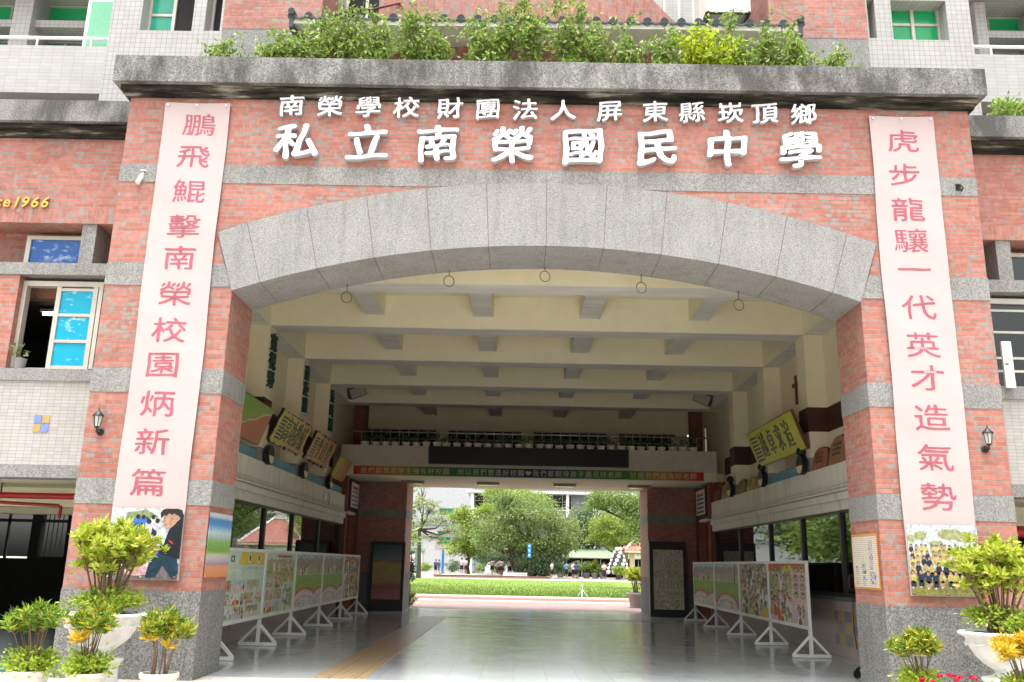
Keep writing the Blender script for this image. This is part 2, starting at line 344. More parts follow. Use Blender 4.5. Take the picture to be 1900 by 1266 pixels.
# ---------------------------------------------------------------- lettering: outlines resampled, softened and swelled into brush strokes
_G = {}
def glyph(ch, style):
    key = (ch, style)
    if key in _G: return _G[key]
    cu = bpy.data.curves.new('g', 'FONT'); cu.body = ch; cu.size = 1; cu.resolution_u = 3; cu.fill_mode = 'NONE'
    o = bpy.data.objects.new('g', cu); COL.objects.link(o)
    dg = bpy.context.evaluated_depsgraph_get(); dg.update()
    me = bpy.data.meshes.new_from_object(o.evaluated_get(dg))
    nb = {}
    for e in me.edges:
        a, b = e.vertices; nb.setdefault(a, []).append(b); nb.setdefault(b, []).append(a)
    P = [np.array(v.co[:2]) for v in me.vertices]; seen = set(); loops = []
    for st in nb:
        if st in seen: continue
        lp = [st]; seen.add(st); cur = st; prev = None
        while True:
            nx = [q for q in nb[cur] if q != prev and q not in seen]
            if not nx: break
            prev, cur = cur, nx[0]; seen.add(cur); lp.append(cur)
        loops.append(np.array([P[i] for i in lp]))
    bpy.data.objects.remove(o); bpy.data.curves.remove(cu); bpy.data.meshes.remove(me)
    # rasterise, soften and threshold the outline, so that strokes swell and round off like brush work
    n, sx, sy, th = {'bold': (120, .022, .017, .155), 'brush': (120, .019, .014, .215), 'seal': (110, .015, .015, .35), 'plain': (56, .012, .012, .40)}[style]
    if style != 'plain' and len(loops) > 7: k = min(.45, .05*(len(loops)-7)); sx *= 1-k; sy *= 1-k; th += .10*min(1, k*2.5)
    ax = np.linspace(-.12, 1.12, n); X, Y = np.meshgrid(ax, ax-.12); ins = np.zeros((n, n), int)
    for lp in loops:
        for (x0, y0), (x1, y1) in zip(lp, np.roll(lp, -1, 0)):
            if y0 == y1: continue
            ins += ((y0 > Y) != (y1 > Y)) & (X < (x1-x0)*(Y-y0)/(y1-y0)+x0)
    f = (ins % 2).astype(float); d = ax[1]-ax[0]
    for axis, sg in ((1, sx), (0, sy)):
        r = int(3*sg/d)+1; k = np.exp(-.5*(np.arange(-r, r+1)*d/sg)**2); k /= k.sum()
        f = np.apply_along_axis(lambda v: np.convolve(v, k, 'same'), axis, f)
    if style != 'plain': f = f-.05*np.sin(X*13+Y*7+ord(ch) % 9)-.035*np.sin(Y*21-X*9)
    I = f > th; polys = []; walls = []
    P_ = lambda r, c: (ax[c], ax[r]-.12)
    for r in range(n-1):
        full = I[r, :-1] & I[r, 1:] & I[r+1, :-1] & I[r+1, 1:]; anyc = I[r, :-1] | I[r, 1:] | I[r+1, :-1] | I[r+1, 1:]
        c = 0
        while c < n-1:
            if full[c]:
                e = c
                while e < n-1 and full[e]: e += 1
                polys.append([P_(r, c), P_(r, e), P_(r+1, e), P_(r+1, c)]); c = e; continue
            if anyc[c]:
                cs = [(r, c), (r, c+1), (r+1, c+1), (r+1, c)]; out = []; kinds = []
                for q in range(4):
                    a, b = cs[q], cs[(q+1) % 4]
                    if I[a]: out.append(P_(*a)); kinds.append('c')
                    if I[a] != I[b]:
                        t = (th-f[a])/(f[b]-f[a]); pa, pb = P_(*a), P_(*b); out.append((pa[0]+(pb[0]-pa[0])*t, pa[1]+(pb[1]-pa[1])*t)); kinds.append('x' if I[a] else 'e')
                polys.append(out); m_ = len(out)
                for q in range(m_):
                    if kinds[q] == 'x': walls.append((out[q], out[(q+1) % m_]))
            c += 1
    slant, wob = {'bold': (.09, .014), 'brush': (.09, .012), 'seal': (0., .008), 'plain': (0., 0.)}[style]
    def warp(p):
        x, y = p[0]-.5, p[1]-.38
        return (x+wob*sin(y*9+ord(ch) % 7), y+slant*x+wob*sin(x*8+ord(ch) % 5))
    fin = ([[warp(p) for p in q] for q in polys], [(warp(a), warp(b)) for a, b in walls])
    _G[key] = fin
    return fin
def glyph_mesh(name, items, style, extrude, m, parent=None, bevel=0.):
    """items: (char, cx, cz, width, height); lies in the x-z plane facing -y, front at y = -extrude"""
    mb = MB()
    for ch, cx, cz, w, h in items:
        polys, walls = glyph(ch, style); mb.cur = 0
        for q in polys: mb.add([(cx+x*w, -extrude, cz+y*h) for x, y in q], [tuple(range(len(q)))])
        mb.cur = 1
        for a, b in walls: mb.add([(cx+a[0]*w, -extrude, cz+a[1]*h), (cx+b[0]*w, -extrude, cz+b[1]*h), (cx+b[0]*w, 0, cz+b[1]*h), (cx+a[0]*w, 0, cz+a[1]*h)], [(0, 3, 2, 1)])
    me = bpy.data.meshes.new(name); me.from_pydata(mb.v, [], mb.f)
    for q in (m if isinstance(m, tuple) else (m, m)): me.materials.append(q)
    me.polygons.foreach_set('material_index', mb.mi)
    bm = bmesh.new(); bm.from_mesh(me); bmesh.ops.remove_doubles(bm, verts=bm.verts[:], dist=1e-5); bm.to_mesh(me); bm.free()
    ob = bpy.data.objects.new(name, me); COL.objects.link(ob)
    if parent: ob.parent = parent
    return ob
def latin_mesh(name, s, size, extrude, m, parent=None, shear=.2, offset=.01, align='LEFT'):
    cu = bpy.data.curves.new('g', 'FONT'); cu.body = s; cu.size = size; cu.extrude = extrude/2; cu.shear = shear; cu.offset = offset; cu.align_x = align
    o = bpy.data.objects.new('g', cu); COL.objects.link(o)
    dg = bpy.context.evaluated_depsgraph_get(); dg.update()
    me = bpy.data.meshes.new_from_object(o.evaluated_get(dg)); bpy.data.objects.remove(o)
    me.transform(Matrix(((1,0,0,0),(0,0,-1,0),(0,1,0,0),(0,0,0,1)))); me.name = name; me.materials.clear(); me.materials.append(m)
    ob = bpy.data.objects.new(name, me); COL.objects.link(ob)
    if parent: ob.parent = parent
    return ob

# ================================================================ SETTING
ground_m = mat('bare_ground', (.3,.29,.26), .9, .1)
MB().box(-400, 400, -80, 600, -.5, -.03).build('ground', ground_m)['kind'] = 'structure'
pave_m = mat('old_stone_paving', rough=.85, fn=lambda nt, b: brick_fn(bw=.3, rh=.15, mortar=.006, c1=(.46,.40,.33), c2=(.54,.49,.42), gray=(.42,.41,.38), mc=(.3,.28,.25))(nt, b))
MB().box(-30, 30, -40, .45, -.2, -.004).build('forecourt_paving', pave_m)['kind'] = 'structure'
def floor_fn(nt, b):
    p = pos(nt); sp = N(nt, 'ShaderNodeSeparateXYZ', {0: p}).outputs
    br = N(nt, 'ShaderNodeTexBrick', {'Vector': comb(nt, MA(nt, 'ADD', sp[0], 20.15), MA(nt, 'ADD', sp[1], 20.)), 'Color1': (.42,.45,.46,1), 'Color2': (.47,.50,.51,1), 'Mortar': (.30,.31,.31,1), 'Scale': 1., 'Mortar Size': .004, 'Mortar Smooth': .3, 'Bias': 0., 'Brick Width': .45, 'Row Height': .45}, offset=0.)
    col = mixc(nt, .6, br.outputs[0], ramp(nt, noise(nt, 60., p, 2, .8), [(.35, .72), (.65, 1.15)]), 'MULTIPLY')
    col = mixc(nt, .35, col, ramp(nt, noise(nt, .7, p, 6, .65), [(.3, .75), (.7, 1.08)]), 'MULTIPLY')
    nt.links.new(ramp(nt, noise(nt, 1.7, p, 5, .6), [(.3, .11), (.7, .19)]), b.inputs['Roughness'])
    bp = N(nt, 'ShaderNodeBump', {'Height': noise(nt, 1.1, p, 2), 'Distance': .004, 'Strength': .15}); nt.links.new(bp.outputs[0], b.inputs['Normal'])
    return col
floor_m = mat('polished_terrazzo', rough=.15, spec=.5, fn=floor_fn); floor_m.node_tree.nodes['Principled BSDF'].inputs['IOR'].default_value = 2.1
MB().box(-6.0, 6.0, .45, 19.3, -.2, 0).build('passage_floor', floor_m)['kind'] = 'structure'
def tact_fn(nt, b):
    sp = N(nt, 'ShaderNodeSeparateXYZ', {0: pos(nt)}).outputs
    far = ramp(nt, MA(nt, 'DIVIDE', MA(nt, 'ADD', sp[1], MA(nt, 'MULTIPLY', noise(nt, 1.5, pos(nt)), 4.)), 20.), [(.30, (.40,.29,.17)), (.85, (.32,.26,.2))])
    br = N(nt, 'ShaderNodeTexBrick', {'Vector': comb(nt, sp[0], sp[1]), 'Color1': (1,1,1,1), 'Color2': (.88,.88,.88,1), 'Mortar': (.45,.42,.4,1), 'Scale': 1., 'Mortar Size': .006, 'Bias': 0., 'Brick Width': .3475, 'Row Height': .3}, offset=0.)
    return mixc(nt, 1., far, br.outputs[0], 'MULTIPLY')
tact_m = mat('tan_tactile_tile', rough=.3, fn=tact_fn)
tb = MB().box(-3.0, -2.305, .5, 14.5, 0, .005).box(-3.0, 4.3, 14.5, 14.8, 0, .005)
for i in range(8):
    x = -2.96+i*.0868; tb.box(x, x+.03, .5, 14.49, .005, .010)
tag(tb.build('tactile_path', tact_m), kind='structure')
bp_m = mat('pinkish_brick_paving', rough=.85, fn=lambda nt, b: brick_fn(bw=.4, rh=.4, mortar=.008, c1=(.22,.155,.143), c2=(.26,.185,.168), gray=(.25,.21,.19), mc=(.2,.17,.16), amount=.55)(nt, b))
MB().box(-60, 60, 19.3, 26.6, -.2, -.004).build('brick_paving', bp_m)['kind'] = 'structure'
MB().box(-60, 60, 26.6, 31.0, -.2, -.008).build('running_track', mat('red_track', (.24,.10,.08), .85, .2))['kind'] = 'structure'
MB().box(-60, 60, 26.45, 26.7, -.2, .03).box(-60, 60, 31.0, 31.3, -.2, .06).build('white_kerb', MT['white'])['kind'] = 'structure'
def lawn_fn(nt, b):
    p = pos(nt)
    c = ramp(nt, noise(nt, .25, p, 6, .7), [(.3, (.10,.16,.03)), (.55, (.14,.205,.04)), (.75, (.185,.235,.05))])
    return mixc(nt, .5, c, ramp(nt, noise(nt, 12., p, 4), [(.3, .7), (.7, 1.2)]), 'MULTIPLY')
lawn_m = mat('lawn_grass', rough=.9, spec=.1, fn=lawn_fn)
lb = MB(); n = 12
for i in range(n):
    y0 = 31.3+(66-31.3)*i/n; y1 = 31.3+(66-31.3)*(i+1)/n; z0 = .02+.2*i/n; z1 = .02+.2*(i+1)/n
    lb.quad((-60, y0, z0), (60, y0, z0), (60, y1, z1), (-60, y1, z1))
tag(lb.build('lawn', lawn_m), kind='structure')
# short blades so that the lawn edge is not a clean line
P = np.stack([RNG.uniform(-7, 7, 14000), 31.3+np.minimum(RNG.exponential(7., 14000), 33), np.zeros(14000)], 1); P[:, 2] = .02+.2*(P[:, 1]-31.3)/34.7
tag(leaves('grass', P, rdir(14000, 1.6), RNG.uniform(.05, .13, 14000), .03, leafmat('grass_blade', [(0, (.10,.16,.025)), (1, (.17,.23,.045))], .4)), 'short bright grass blades on the near edge of the lawn', 'grass', kind='stuff')
MB().box(-60, 60, 66, 66.4, -.2, .27).build('far_kerb', MT['white'])['kind'] = 'structure'
MB().box(-60, 60, 66.4, 300, -.2, .23).build('far_courtyard', mat('far_paving', (.26,.22,.2), .85, .2))['kind'] = 'structure'

# ================================================================ GATEHOUSE
gate = thing('gatehouse', 'red brick school gatehouse with broad stone arch and grey bands', 'gatehouse', (0, 0, 0))
w_, Wd_, T_ = 4.405, 6.2, 1.0
BANDS = [(2.17, 2.503), (3.67, 4.003), (5.2, 5.535)]
for s in (-1, 1):
    def bx(mb, z0, z1, e=0.): return mb.box(s*(w_-e), s*(Wd_+e), -e, T_+e*.5, z0, z1)
    mb = MB()
    for z0, z1 in [(1.081, 2.17), (2.503, 3.67), (4.003, 5.2)]: bx(mb, z0, z1)
    p = mb.build('pillar', MT['brick'], gate)
    bx(MB(), 0, 1.081, .008).build('plinth', MT['granite_base'], p)
    for z0, z1 in BANDS[:2]: bx(MB(), z0, z1, .008).build('stone_band', MT['granite'], p)
    MB().prism([(s*a, b) for a, b in ((w_, 5.2), (4.543, 5.535), (Wd_+.008, 5.535), (Wd_+.008, 5.2))], -.008, T_, 'y').build('stone_band', MT['granite'], p)
Re, ze = 13.51, 6.85-13.51; Ri, zi = 13.34, 5.89-13.34
ex = lambda x: ze+sqrt(Re*Re-x*x); ix = lambda x: zi+sqrt(Ri*Ri-x*x)
def spandrel(z_top_fn, ztop, y0, y1, mb):      # wall strips between the arch back and ztop
    xs = np.linspace(-4.69, 4.69, 41)
    for a, b in zip(xs[:-1], xs[1:]):
        za, zb = z_top_fn(a), z_top_fn(b)
        if min(za, zb) >= ztop: continue
        mb.prism([(a, min(za, ztop)), (b, min(zb, ztop)), (b, ztop), (a, ztop)], y0, y1)
    return mb
mb = MB(); spandrel(ex, 6.77, 0, T_, mb)
for s in (-1, 1): mb.prism([(s*4.543, 5.535), (s*4.69, 6.01), (s*4.69, 6.77), (s*Wd_, 6.77), (s*Wd_, 5.535)], 0, T_, 'y')
mb.box(-Wd_, Wd_, 0, T_, 7.05, 8.12)
wall = mb.build('brick_wall', MT['brick'], gate, tri=True)
mb = MB(); spandrel(lambda x: max(6.77, ex(x)+.004), 7.05, -.008, T_, mb); mb.box(-Wd_-.008, -4.69, -.008, T_, 6.77, 7.05).box(4.69, Wd_+.008, -.008, T_, 6.77, 7.05)
mb.build('stone_band', MT['granite'], gate)
mb = MB(); JA = .0644; edges = [-.3545]+[k*JA for k in range(-5, 6)]+[.3545]
for a, b in zip(edges[:-1], edges[1:]):
    g = .00045; aa, bb = a+g, b-g; m_ = 3; out = []; inn = []
    for k in range(m_+1):
        t = aa+(bb-aa)*k/m_; x = Re*sin(t); out.append((x, ex(x)-.001)); xi = x*4.405/4.69; inn.append((xi, ix(xi)))
    mb.prism(out+inn[::-1], -.02, T_+.004, 'y')
mb_arch = mb
mb = mb_arch; mb.cur = 1     # dark joint filler a little behind the stone faces
for a in edges[1:-1]:
    x = Re*sin(a); xi = x*4.405/4.69; d = .009
    mb.prism([(x-d, ex(x)-.004), (x+d, ex(x)-.004), (xi+d, ix(xi)+.004), (xi-d, ix(xi)+.004)], -.0175, T_, 'y')
arch = mb.build('arch', [MT['granite_arch'], mat('joint_mortar', (.16,.15,.14), .9, .1)], gate, tri=True)
mb = MB().box(-Wd_-.21, Wd_+.21, -.21, 1.2, 8.28, 8.70)
cn = mb.build('cornice', MT['cornice'], gate)
MB().box(-Wd_-.07, Wd_+.07, -.07, 1.1, 8.12, 8.205).box(-Wd_-.12, Wd_+.12, -.12, 1.1, 8.205, 8.28).build('cornice_moulding', MT['mould'], gate)
MB().box(-Wd_, Wd_, 1.2, 2.5, 8.2, 8.55).build('roof_terrace', MT['granite'], gate)
MB().box(-Wd_, Wd_, .05, 1.05, 8.70, 8.74).build('planter_soil', MT['soil'], gate)
# return walls closing the gap between pillar and passage wall, and the inside of the front wall
mb = MB()
for s in (-1, 1): mb.box(s*4.45, s*6.2, T_+.001, T_+.12, 0, 7.0)
mb.box(-4.45, 4.45, T_+.005, T_+.12, 6.86, 7.0)
mb.build('inner_lining', MT['cream'], gate)

# iron rings under the arch
for i, (px, py) in enumerate([(643, 552), (833, 522), (1011, 513), (1190, 534), (1371, 566)]):
    c = at(px, py, .9); zt = ix(c.x)
    t = thing('iron_ring', ['leftmost thin iron ring hanging below the arch', 'second thin iron ring from the left under the arch', 'thin iron ring hanging under the crown of the arch', 'second thin iron ring from the right under the arch', 'rightmost thin iron ring hanging below the arch'][i], 'ring', (c.x, .9, zt), 'iron rings under the arch')
    rc = .085; rz = -(zt-c.z)
    MB().tube([(rc*sin(q)*.9, .02*sin(q), rz+rc*cos(q)) for q in np.linspace(0, 2*pi, 25)], .0065, 6, False).build('hoop', MT['rust'], t, True)
    MB().tube([(0, 0, .01), (0, 0, rz+rc)], .007, 6).build('hook', MT['rust'], t, True)

# ---------------------------------------------------------------- school name
sg = thing('school_name_sign', 'upper row of smaller raised white characters below the cornice', 'sign', (0, -.012, 0))
row1 = '南榮學校財團法人屏東縣崁頂鄉'; x1 = [-3.78,-3.21,-2.64,-2.08,-1.44,-.88,-.33,.23,.91,1.58,2.12,2.69,3.19,3.76]
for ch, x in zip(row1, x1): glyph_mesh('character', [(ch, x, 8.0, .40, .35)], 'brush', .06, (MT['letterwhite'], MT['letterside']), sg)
sg2 = thing('school_name_sign', 'lower row of eight large raised white characters over the grey band', 'sign', (0, -.012, 0))
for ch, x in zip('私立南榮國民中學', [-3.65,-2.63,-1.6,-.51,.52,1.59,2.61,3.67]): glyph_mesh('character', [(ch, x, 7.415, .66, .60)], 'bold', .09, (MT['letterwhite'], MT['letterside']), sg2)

# ---------------------------------------------------------------- banners
def banner(x0, x1, ztop, zbot, zph, chars, cxs, czs, label):
    t = thing('vertical_banner', label, 'banner', (0, -.03, 0), 'pink couplet banners on the pillars')
    ripple = lambda x, z: -.006+.009*sin(z*2.3+(x-x0)/(x1-x0)*4)+.004*sin(z*6+(x-x0)/(x1-x0)*7)
    mb = MB(); n = 90; m_ = 8; vs = []
    for i in range(n+1):
        for k in range(m_+1):
            z = zbot+(ztop-zbot)*i/n; x = x0+(x1-x0)*k/m_
            vs.append((x+.008*sin(z*1.9), ripple(x, z), z))
    mb.add(vs, [(i*(m_+1)+k, i*(m_+1)+k+1, (i+1)*(m_+1)+k+1, (i+1)*(m_+1)+k) for i in range(n) for k in range(m_)])
    mb.build('cloth', MT['banner'], t, True)
    for ch, cx, cz in zip(chars, cxs, czs): 
        o = glyph_mesh('character', [(ch, cx, cz, .50, .38)], 'seal', .002, MT['rose'], t)
        for v in o.data.vertices: v.co.y += ripple(v.co.x, v.co.z)-.0015
    gm = MB()
    for gx in (x0+.05, (x0+x1)/2, x1-.05):
        for gz in (ztop-.05, zbot+.04): gm.lathe([(.016, 0), (.016, .008)], (0, 0, 0), 10); gm.v[-20:] = [(a+gx, -.03-c, b+gz) for a, b, c in gm.v[-20:]]
    gm.build('grommet', MT['steel'], t)
    return t
bl = banner(-5.66, -4.70, 8.03, 1.21, 2.13, '鵬飛鯤擊南榮校園炳新篇', [-5.12,-5.15,-5.15,-5.17,-5.18,-5.18,-5.2,-5.23,-5.24,-5.25,-5.24], [7.68,7.17,6.62,6.08,5.61,5.08,4.55,4.06,3.52,3.0,2.46], 'pink hanging banner with a boy writing in its bottom photograph')
br_ = banner(4.72, 5.66, 8.0, 1.21, 2.10, '虎步龍驤一代英才造氣勢', [5.19,5.17,5.16,5.17,5.18,5.19,5.19,5.21,5.21,5.21,5.2], [7.61,7.07,6.53,6.06,5.63,5.08,4.54,4.07,3.53,2.99,2.48], 'pink hanging banner with a class of pupils in its bottom photograph')
def ell(mb, cx, cz, rx, rz, y, n=14, rot=0.):
    pts = [(cx+rx*cos(q)*cos(rot)-rz*sin(q)*sin(rot), y, cz+rx*cos(q)*sin(rot)+rz*sin(q)*cos(rot)) for q in np.linspace(0, 2*pi, n, endpoint=False)]
    return mb.add(pts, [tuple(range(n))])
def poly(mb, pts, y): return mb.add([(a, y, b) for a, b in pts], [tuple(range(len(pts)))])
PC = [mat('print_'+k, c, .5, .3, fn=(lambda c: lambda nt, b: mixc(nt, 1., c, ramp(nt, noise(nt, 22., pos(nt), 5, .7), [(.3, .45), (.7, 1.35)]), 'MULTIPLY'))(c)) for k, c in dict(sky=(.5,.56,.56), leaf=(.22,.27,.13), jacket=(.012,.016,.022), trouser=(.012,.04,.065), skin=(.42,.25,.18), hair=(.03,.022,.02), shirt=(.52,.54,.58), blue=(.03,.15,.48), red=(.5,.05,.06), pink=(.6,.35,.42), paving=(.16,.14,.14), yellow=(.45,.38,.13), grass=(.21,.20,.06), olive=(.33,.34,.17), navy=(.03,.035,.06)).items()]
PI = {k: i for i, k in enumerate(['sky','leaf','jacket','trouser','skin','hair','shirt','blue','red','pink','paving','yellow','grass','olive','navy'])}
# printed photograph on the left banner: a boy in black bends over his notebook, schoolmates behind
mb = MB(); rr = random.Random(3)
def C_(k): mb.cur = PI[k]; return mb
X0, X1, Z0, Z1 = -5.655, -4.705, 1.22, 2.12
C_('sky'); poly(mb, [(X0, Z0), (X1, Z0), (X1, Z1), (X0, Z1)], 0)
C_('leaf'); poly(mb, [(-5.5, 1.85), (-5.1, 1.85), (-5.05, 2.02), (-5.2, 2.1), (-5.45, 2.06)], -.0008)
C_('paving'); poly(mb, [(X0, Z0), (X1, Z0), (X1, 1.42), (X0, 1.5)], -.001)
for k in range(34):
    cx = rr.uniform(X0+.06, -5.02); cz = rr.uniform(1.5, 2.0); s = .05+.045*(2-cz)/.5
    C_(rr.choice(['shirt', 'shirt', 'blue', 'shirt', 'red'])); ell(mb, cx, cz-s*.9, s*1.0, s*1.2, -.0012-k*.00005)
    C_('hair'); ell(mb, cx, cz+s*.2, s*.55, s*.6, -.0014-k*.00005)
C_('pink'); ell(mb, -5.25, 1.33, .2, .07, -.0036)
C_('red'); ell(mb, -5.22, 1.52, .08, .13, -.0037)
C_('shirt'); ell(mb, -5.42, 1.5, .1, .2, -.0038)
C_('skin'); ell(mb, -5.3, 1.42, .07, .15, -.0039, rot=.4)
C_('shirt'); poly(mb, [(-5.17, 1.60), (-4.97, 1.68), (-4.93, 1.62), (-5.12, 1.54)], -.004)
C_('trouser'); poly(mb, [(-5.13, 1.24), (-5.09, 1.44), (-4.98, 1.55), (-4.74, 1.53), (X1, 1.30), (-4.78, 1.23), (-4.92, 1.40), (-4.99, 1.25)], -.0044)
C_('jacket'); poly(mb, [(-4.98, 1.55), (-5.02, 1.62), (-4.93, 1.66), (-4.90, 1.78), (-4.85, 1.93), (X1, 2.05), (X1, 1.48)], -.0048)
C_('shirt'); poly(mb, [(-4.84, 1.90), (-4.76, 2.06), (X1, 2.09), (-4.74, 2.0)], -.0052)
C_('skin'); poly(mb, [(-4.93, 1.86), (-4.97, 1.95), (-4.96, 2.05), (-4.80, 2.07), (-4.74, 2.03), (-4.80, 1.93), (-4.86, 1.87)], -.0054); ell(mb, -5.03, 1.61, .06, .035, -.0054)
C_('hair'); poly(mb, [(-5.0, 1.99), (-5.015, 2.06), (-4.985, 2.105), (-4.93, 2.118), (-4.78, 2.118), (-4.73, 2.10), (-4.715, 2.04), (-4.745, 1.985), (-4.775, 2.03), (-4.83, 2.055), (-4.87, 2.035), (-4.90, 2.06), (-4.94, 2.02), (-4.96, 2.04)], -.0056)
C_('skin'); ell(mb, -4.815, 2.01, .02, .035, -.0058)
C_('red'); poly(mb, [(-4.87, 1.72), (-4.82, 1.70), (-4.80, 1.66), (-4.85, 1.68)], -.0058)
mb.build('printed_photo', PC, bl, loc=(0, -.029, 0))
mb = MB(); X0, X1, Z0, Z1 = 4.735, 5.645, 1.22, 2.11
C_('sky'); poly(mb, [(X0, Z0), (X1, Z0), (X1, Z1), (X0, Z1)], 0)
C_('olive')
for cx, cz, a, b in ((4.9, 1.97, .08, .06), (5.3, 1.99, .17, .07), (5.5, 1.96, .16, .07), (4.78, 1.93, .05, .05), (5.1, 1.87, .09, .04)): ell(mb, cx, cz, a, b, -.0005-.0003*cx+.0012)
C_('grass'); poly(mb, [(X0, Z0), (X1, Z0), (X1, 1.5), (X0, 1.5)], -.001)
k = 0
for row, (cz, s, n_) in enumerate([(1.83, .028, 14), (1.76, .03, 13), (1.69, .033, 12), (1.6, .036, 11), (1.5, .04, 10)]):
    for i in range(n_):
        k += 1; cx = X0+.04+(X1-X0-.08)*i/(n_-1)+rr.uniform(-.015, .015); y = -.0013-k*.00006; z = cz+rr.uniform(-.012, .012)
        C_(rr.choice(['yellow', 'yellow', 'yellow', 'navy'])); ell(mb, cx, z-s*1.6, s*1.05, s*1.5, y)
        if row > 2: C_(rr.choice(['navy', 'skin'])); ell(mb, cx, z-s*3.4, s*.9, s*1.1, y); C_('shirt'); ell(mb, cx-.01, z-s*4.5, s*.35, s*.25, y-.00001)
        C_('hair'); ell(mb, cx, z+s*.25, s*.62, s*.75, y-.00002); C_('skin'); ell(mb, cx, z, s*.48, s*.6, y-.00003)
mb.build('printed_photo', PC, br_, loc=(0, -.029, 0))

# ---------------------------------------------------------------- wall lanterns
def lantern(x, label, s):
    t = thing('wall_lantern', label, 'lantern', (x, 0, 3.12), 'wall lanterns on the pillars'); t.scale = (.72, .72, .72)
    MB().lathe([(.001, -.0), (.06, 0), (.075, .01), (.06, .03), (.001, .035)], (0, 0, 0), 16).build('wall_plate', MT['iron'], t, True)
    o = t.children[-1]; o.rotation_euler = (pi/2, 0, 0)
    MB().tube([(0, -.02, 0), (0, -.09, -.035), (0, -.15, -.02), (0, -.165, .05)], .016, 8).build('bracket', MT['iron'], t, True)
    c = (0, -.165, .05)
    MB().lathe([(.03, 0), (.052, .015), (.052, .03)], c, 6).build('base', MT['iron'], t)
    gb = MB().lathe([(.046, .03), (.076, .22)], c, 6); gb.build('pane', mat('frosted_lamp_glass', (.55,.56,.53), .2, .5), t)
    fb = MB()
    for k in range(6):
        q = 2*pi*k/6; fb.tube([(c[0]+.05*cos(q), c[1]+.05*sin(q), c[2]+.03), (c[0]+.082*cos(q), c[1]+.082*sin(q), c[2]+.225)], .007, 5)
    fb.build('cage', MT['iron'], t)
    MB().lathe([(.10, .22), (.098, .24), (.05, .29), (.025, .315), (.012, .33), (.016, .345), (.006, .365), (.004, .40)], c, 12).build('cap', MT['iron'], t, True)
lantern(-5.98, 'black wall lantern on the left brick pillar beside the lettered banner', -1)
lantern(5.90, 'black wall lantern on the right brick pillar beside the lettered banner', 1)
t = thing('wall_hook', 'small black iron hook on the right grey band beside the banner', 'hook', (5.93, -.01, 6.90))
MB().box(-.035, .035, -.012, .0, -.05, .05).build('plate', MT['black'], t); MB().tube([(0, -.01, .02), (0, -.08, .0), (.02, -.10, -.05), (.01, -.06, -.09)], .012, 6).build('arm', MT['black'], t)
t = thing('drain_spout', 'short pale drain spout sticking out of the grey band left', 'spout', (-5.86, 0, 6.93))
MB().tube([(0, .05, -.05), (-.05, -.2, .05)], .035, 12).build('pipe', MT['pot'], t, True)
MB().lathe([(.05, 0), (.05, .015)], (0, 0, 0), 14).build('collar', MT['pot'], t, True); t.children[-1].rotation_euler = (pi/2, 0, 0)

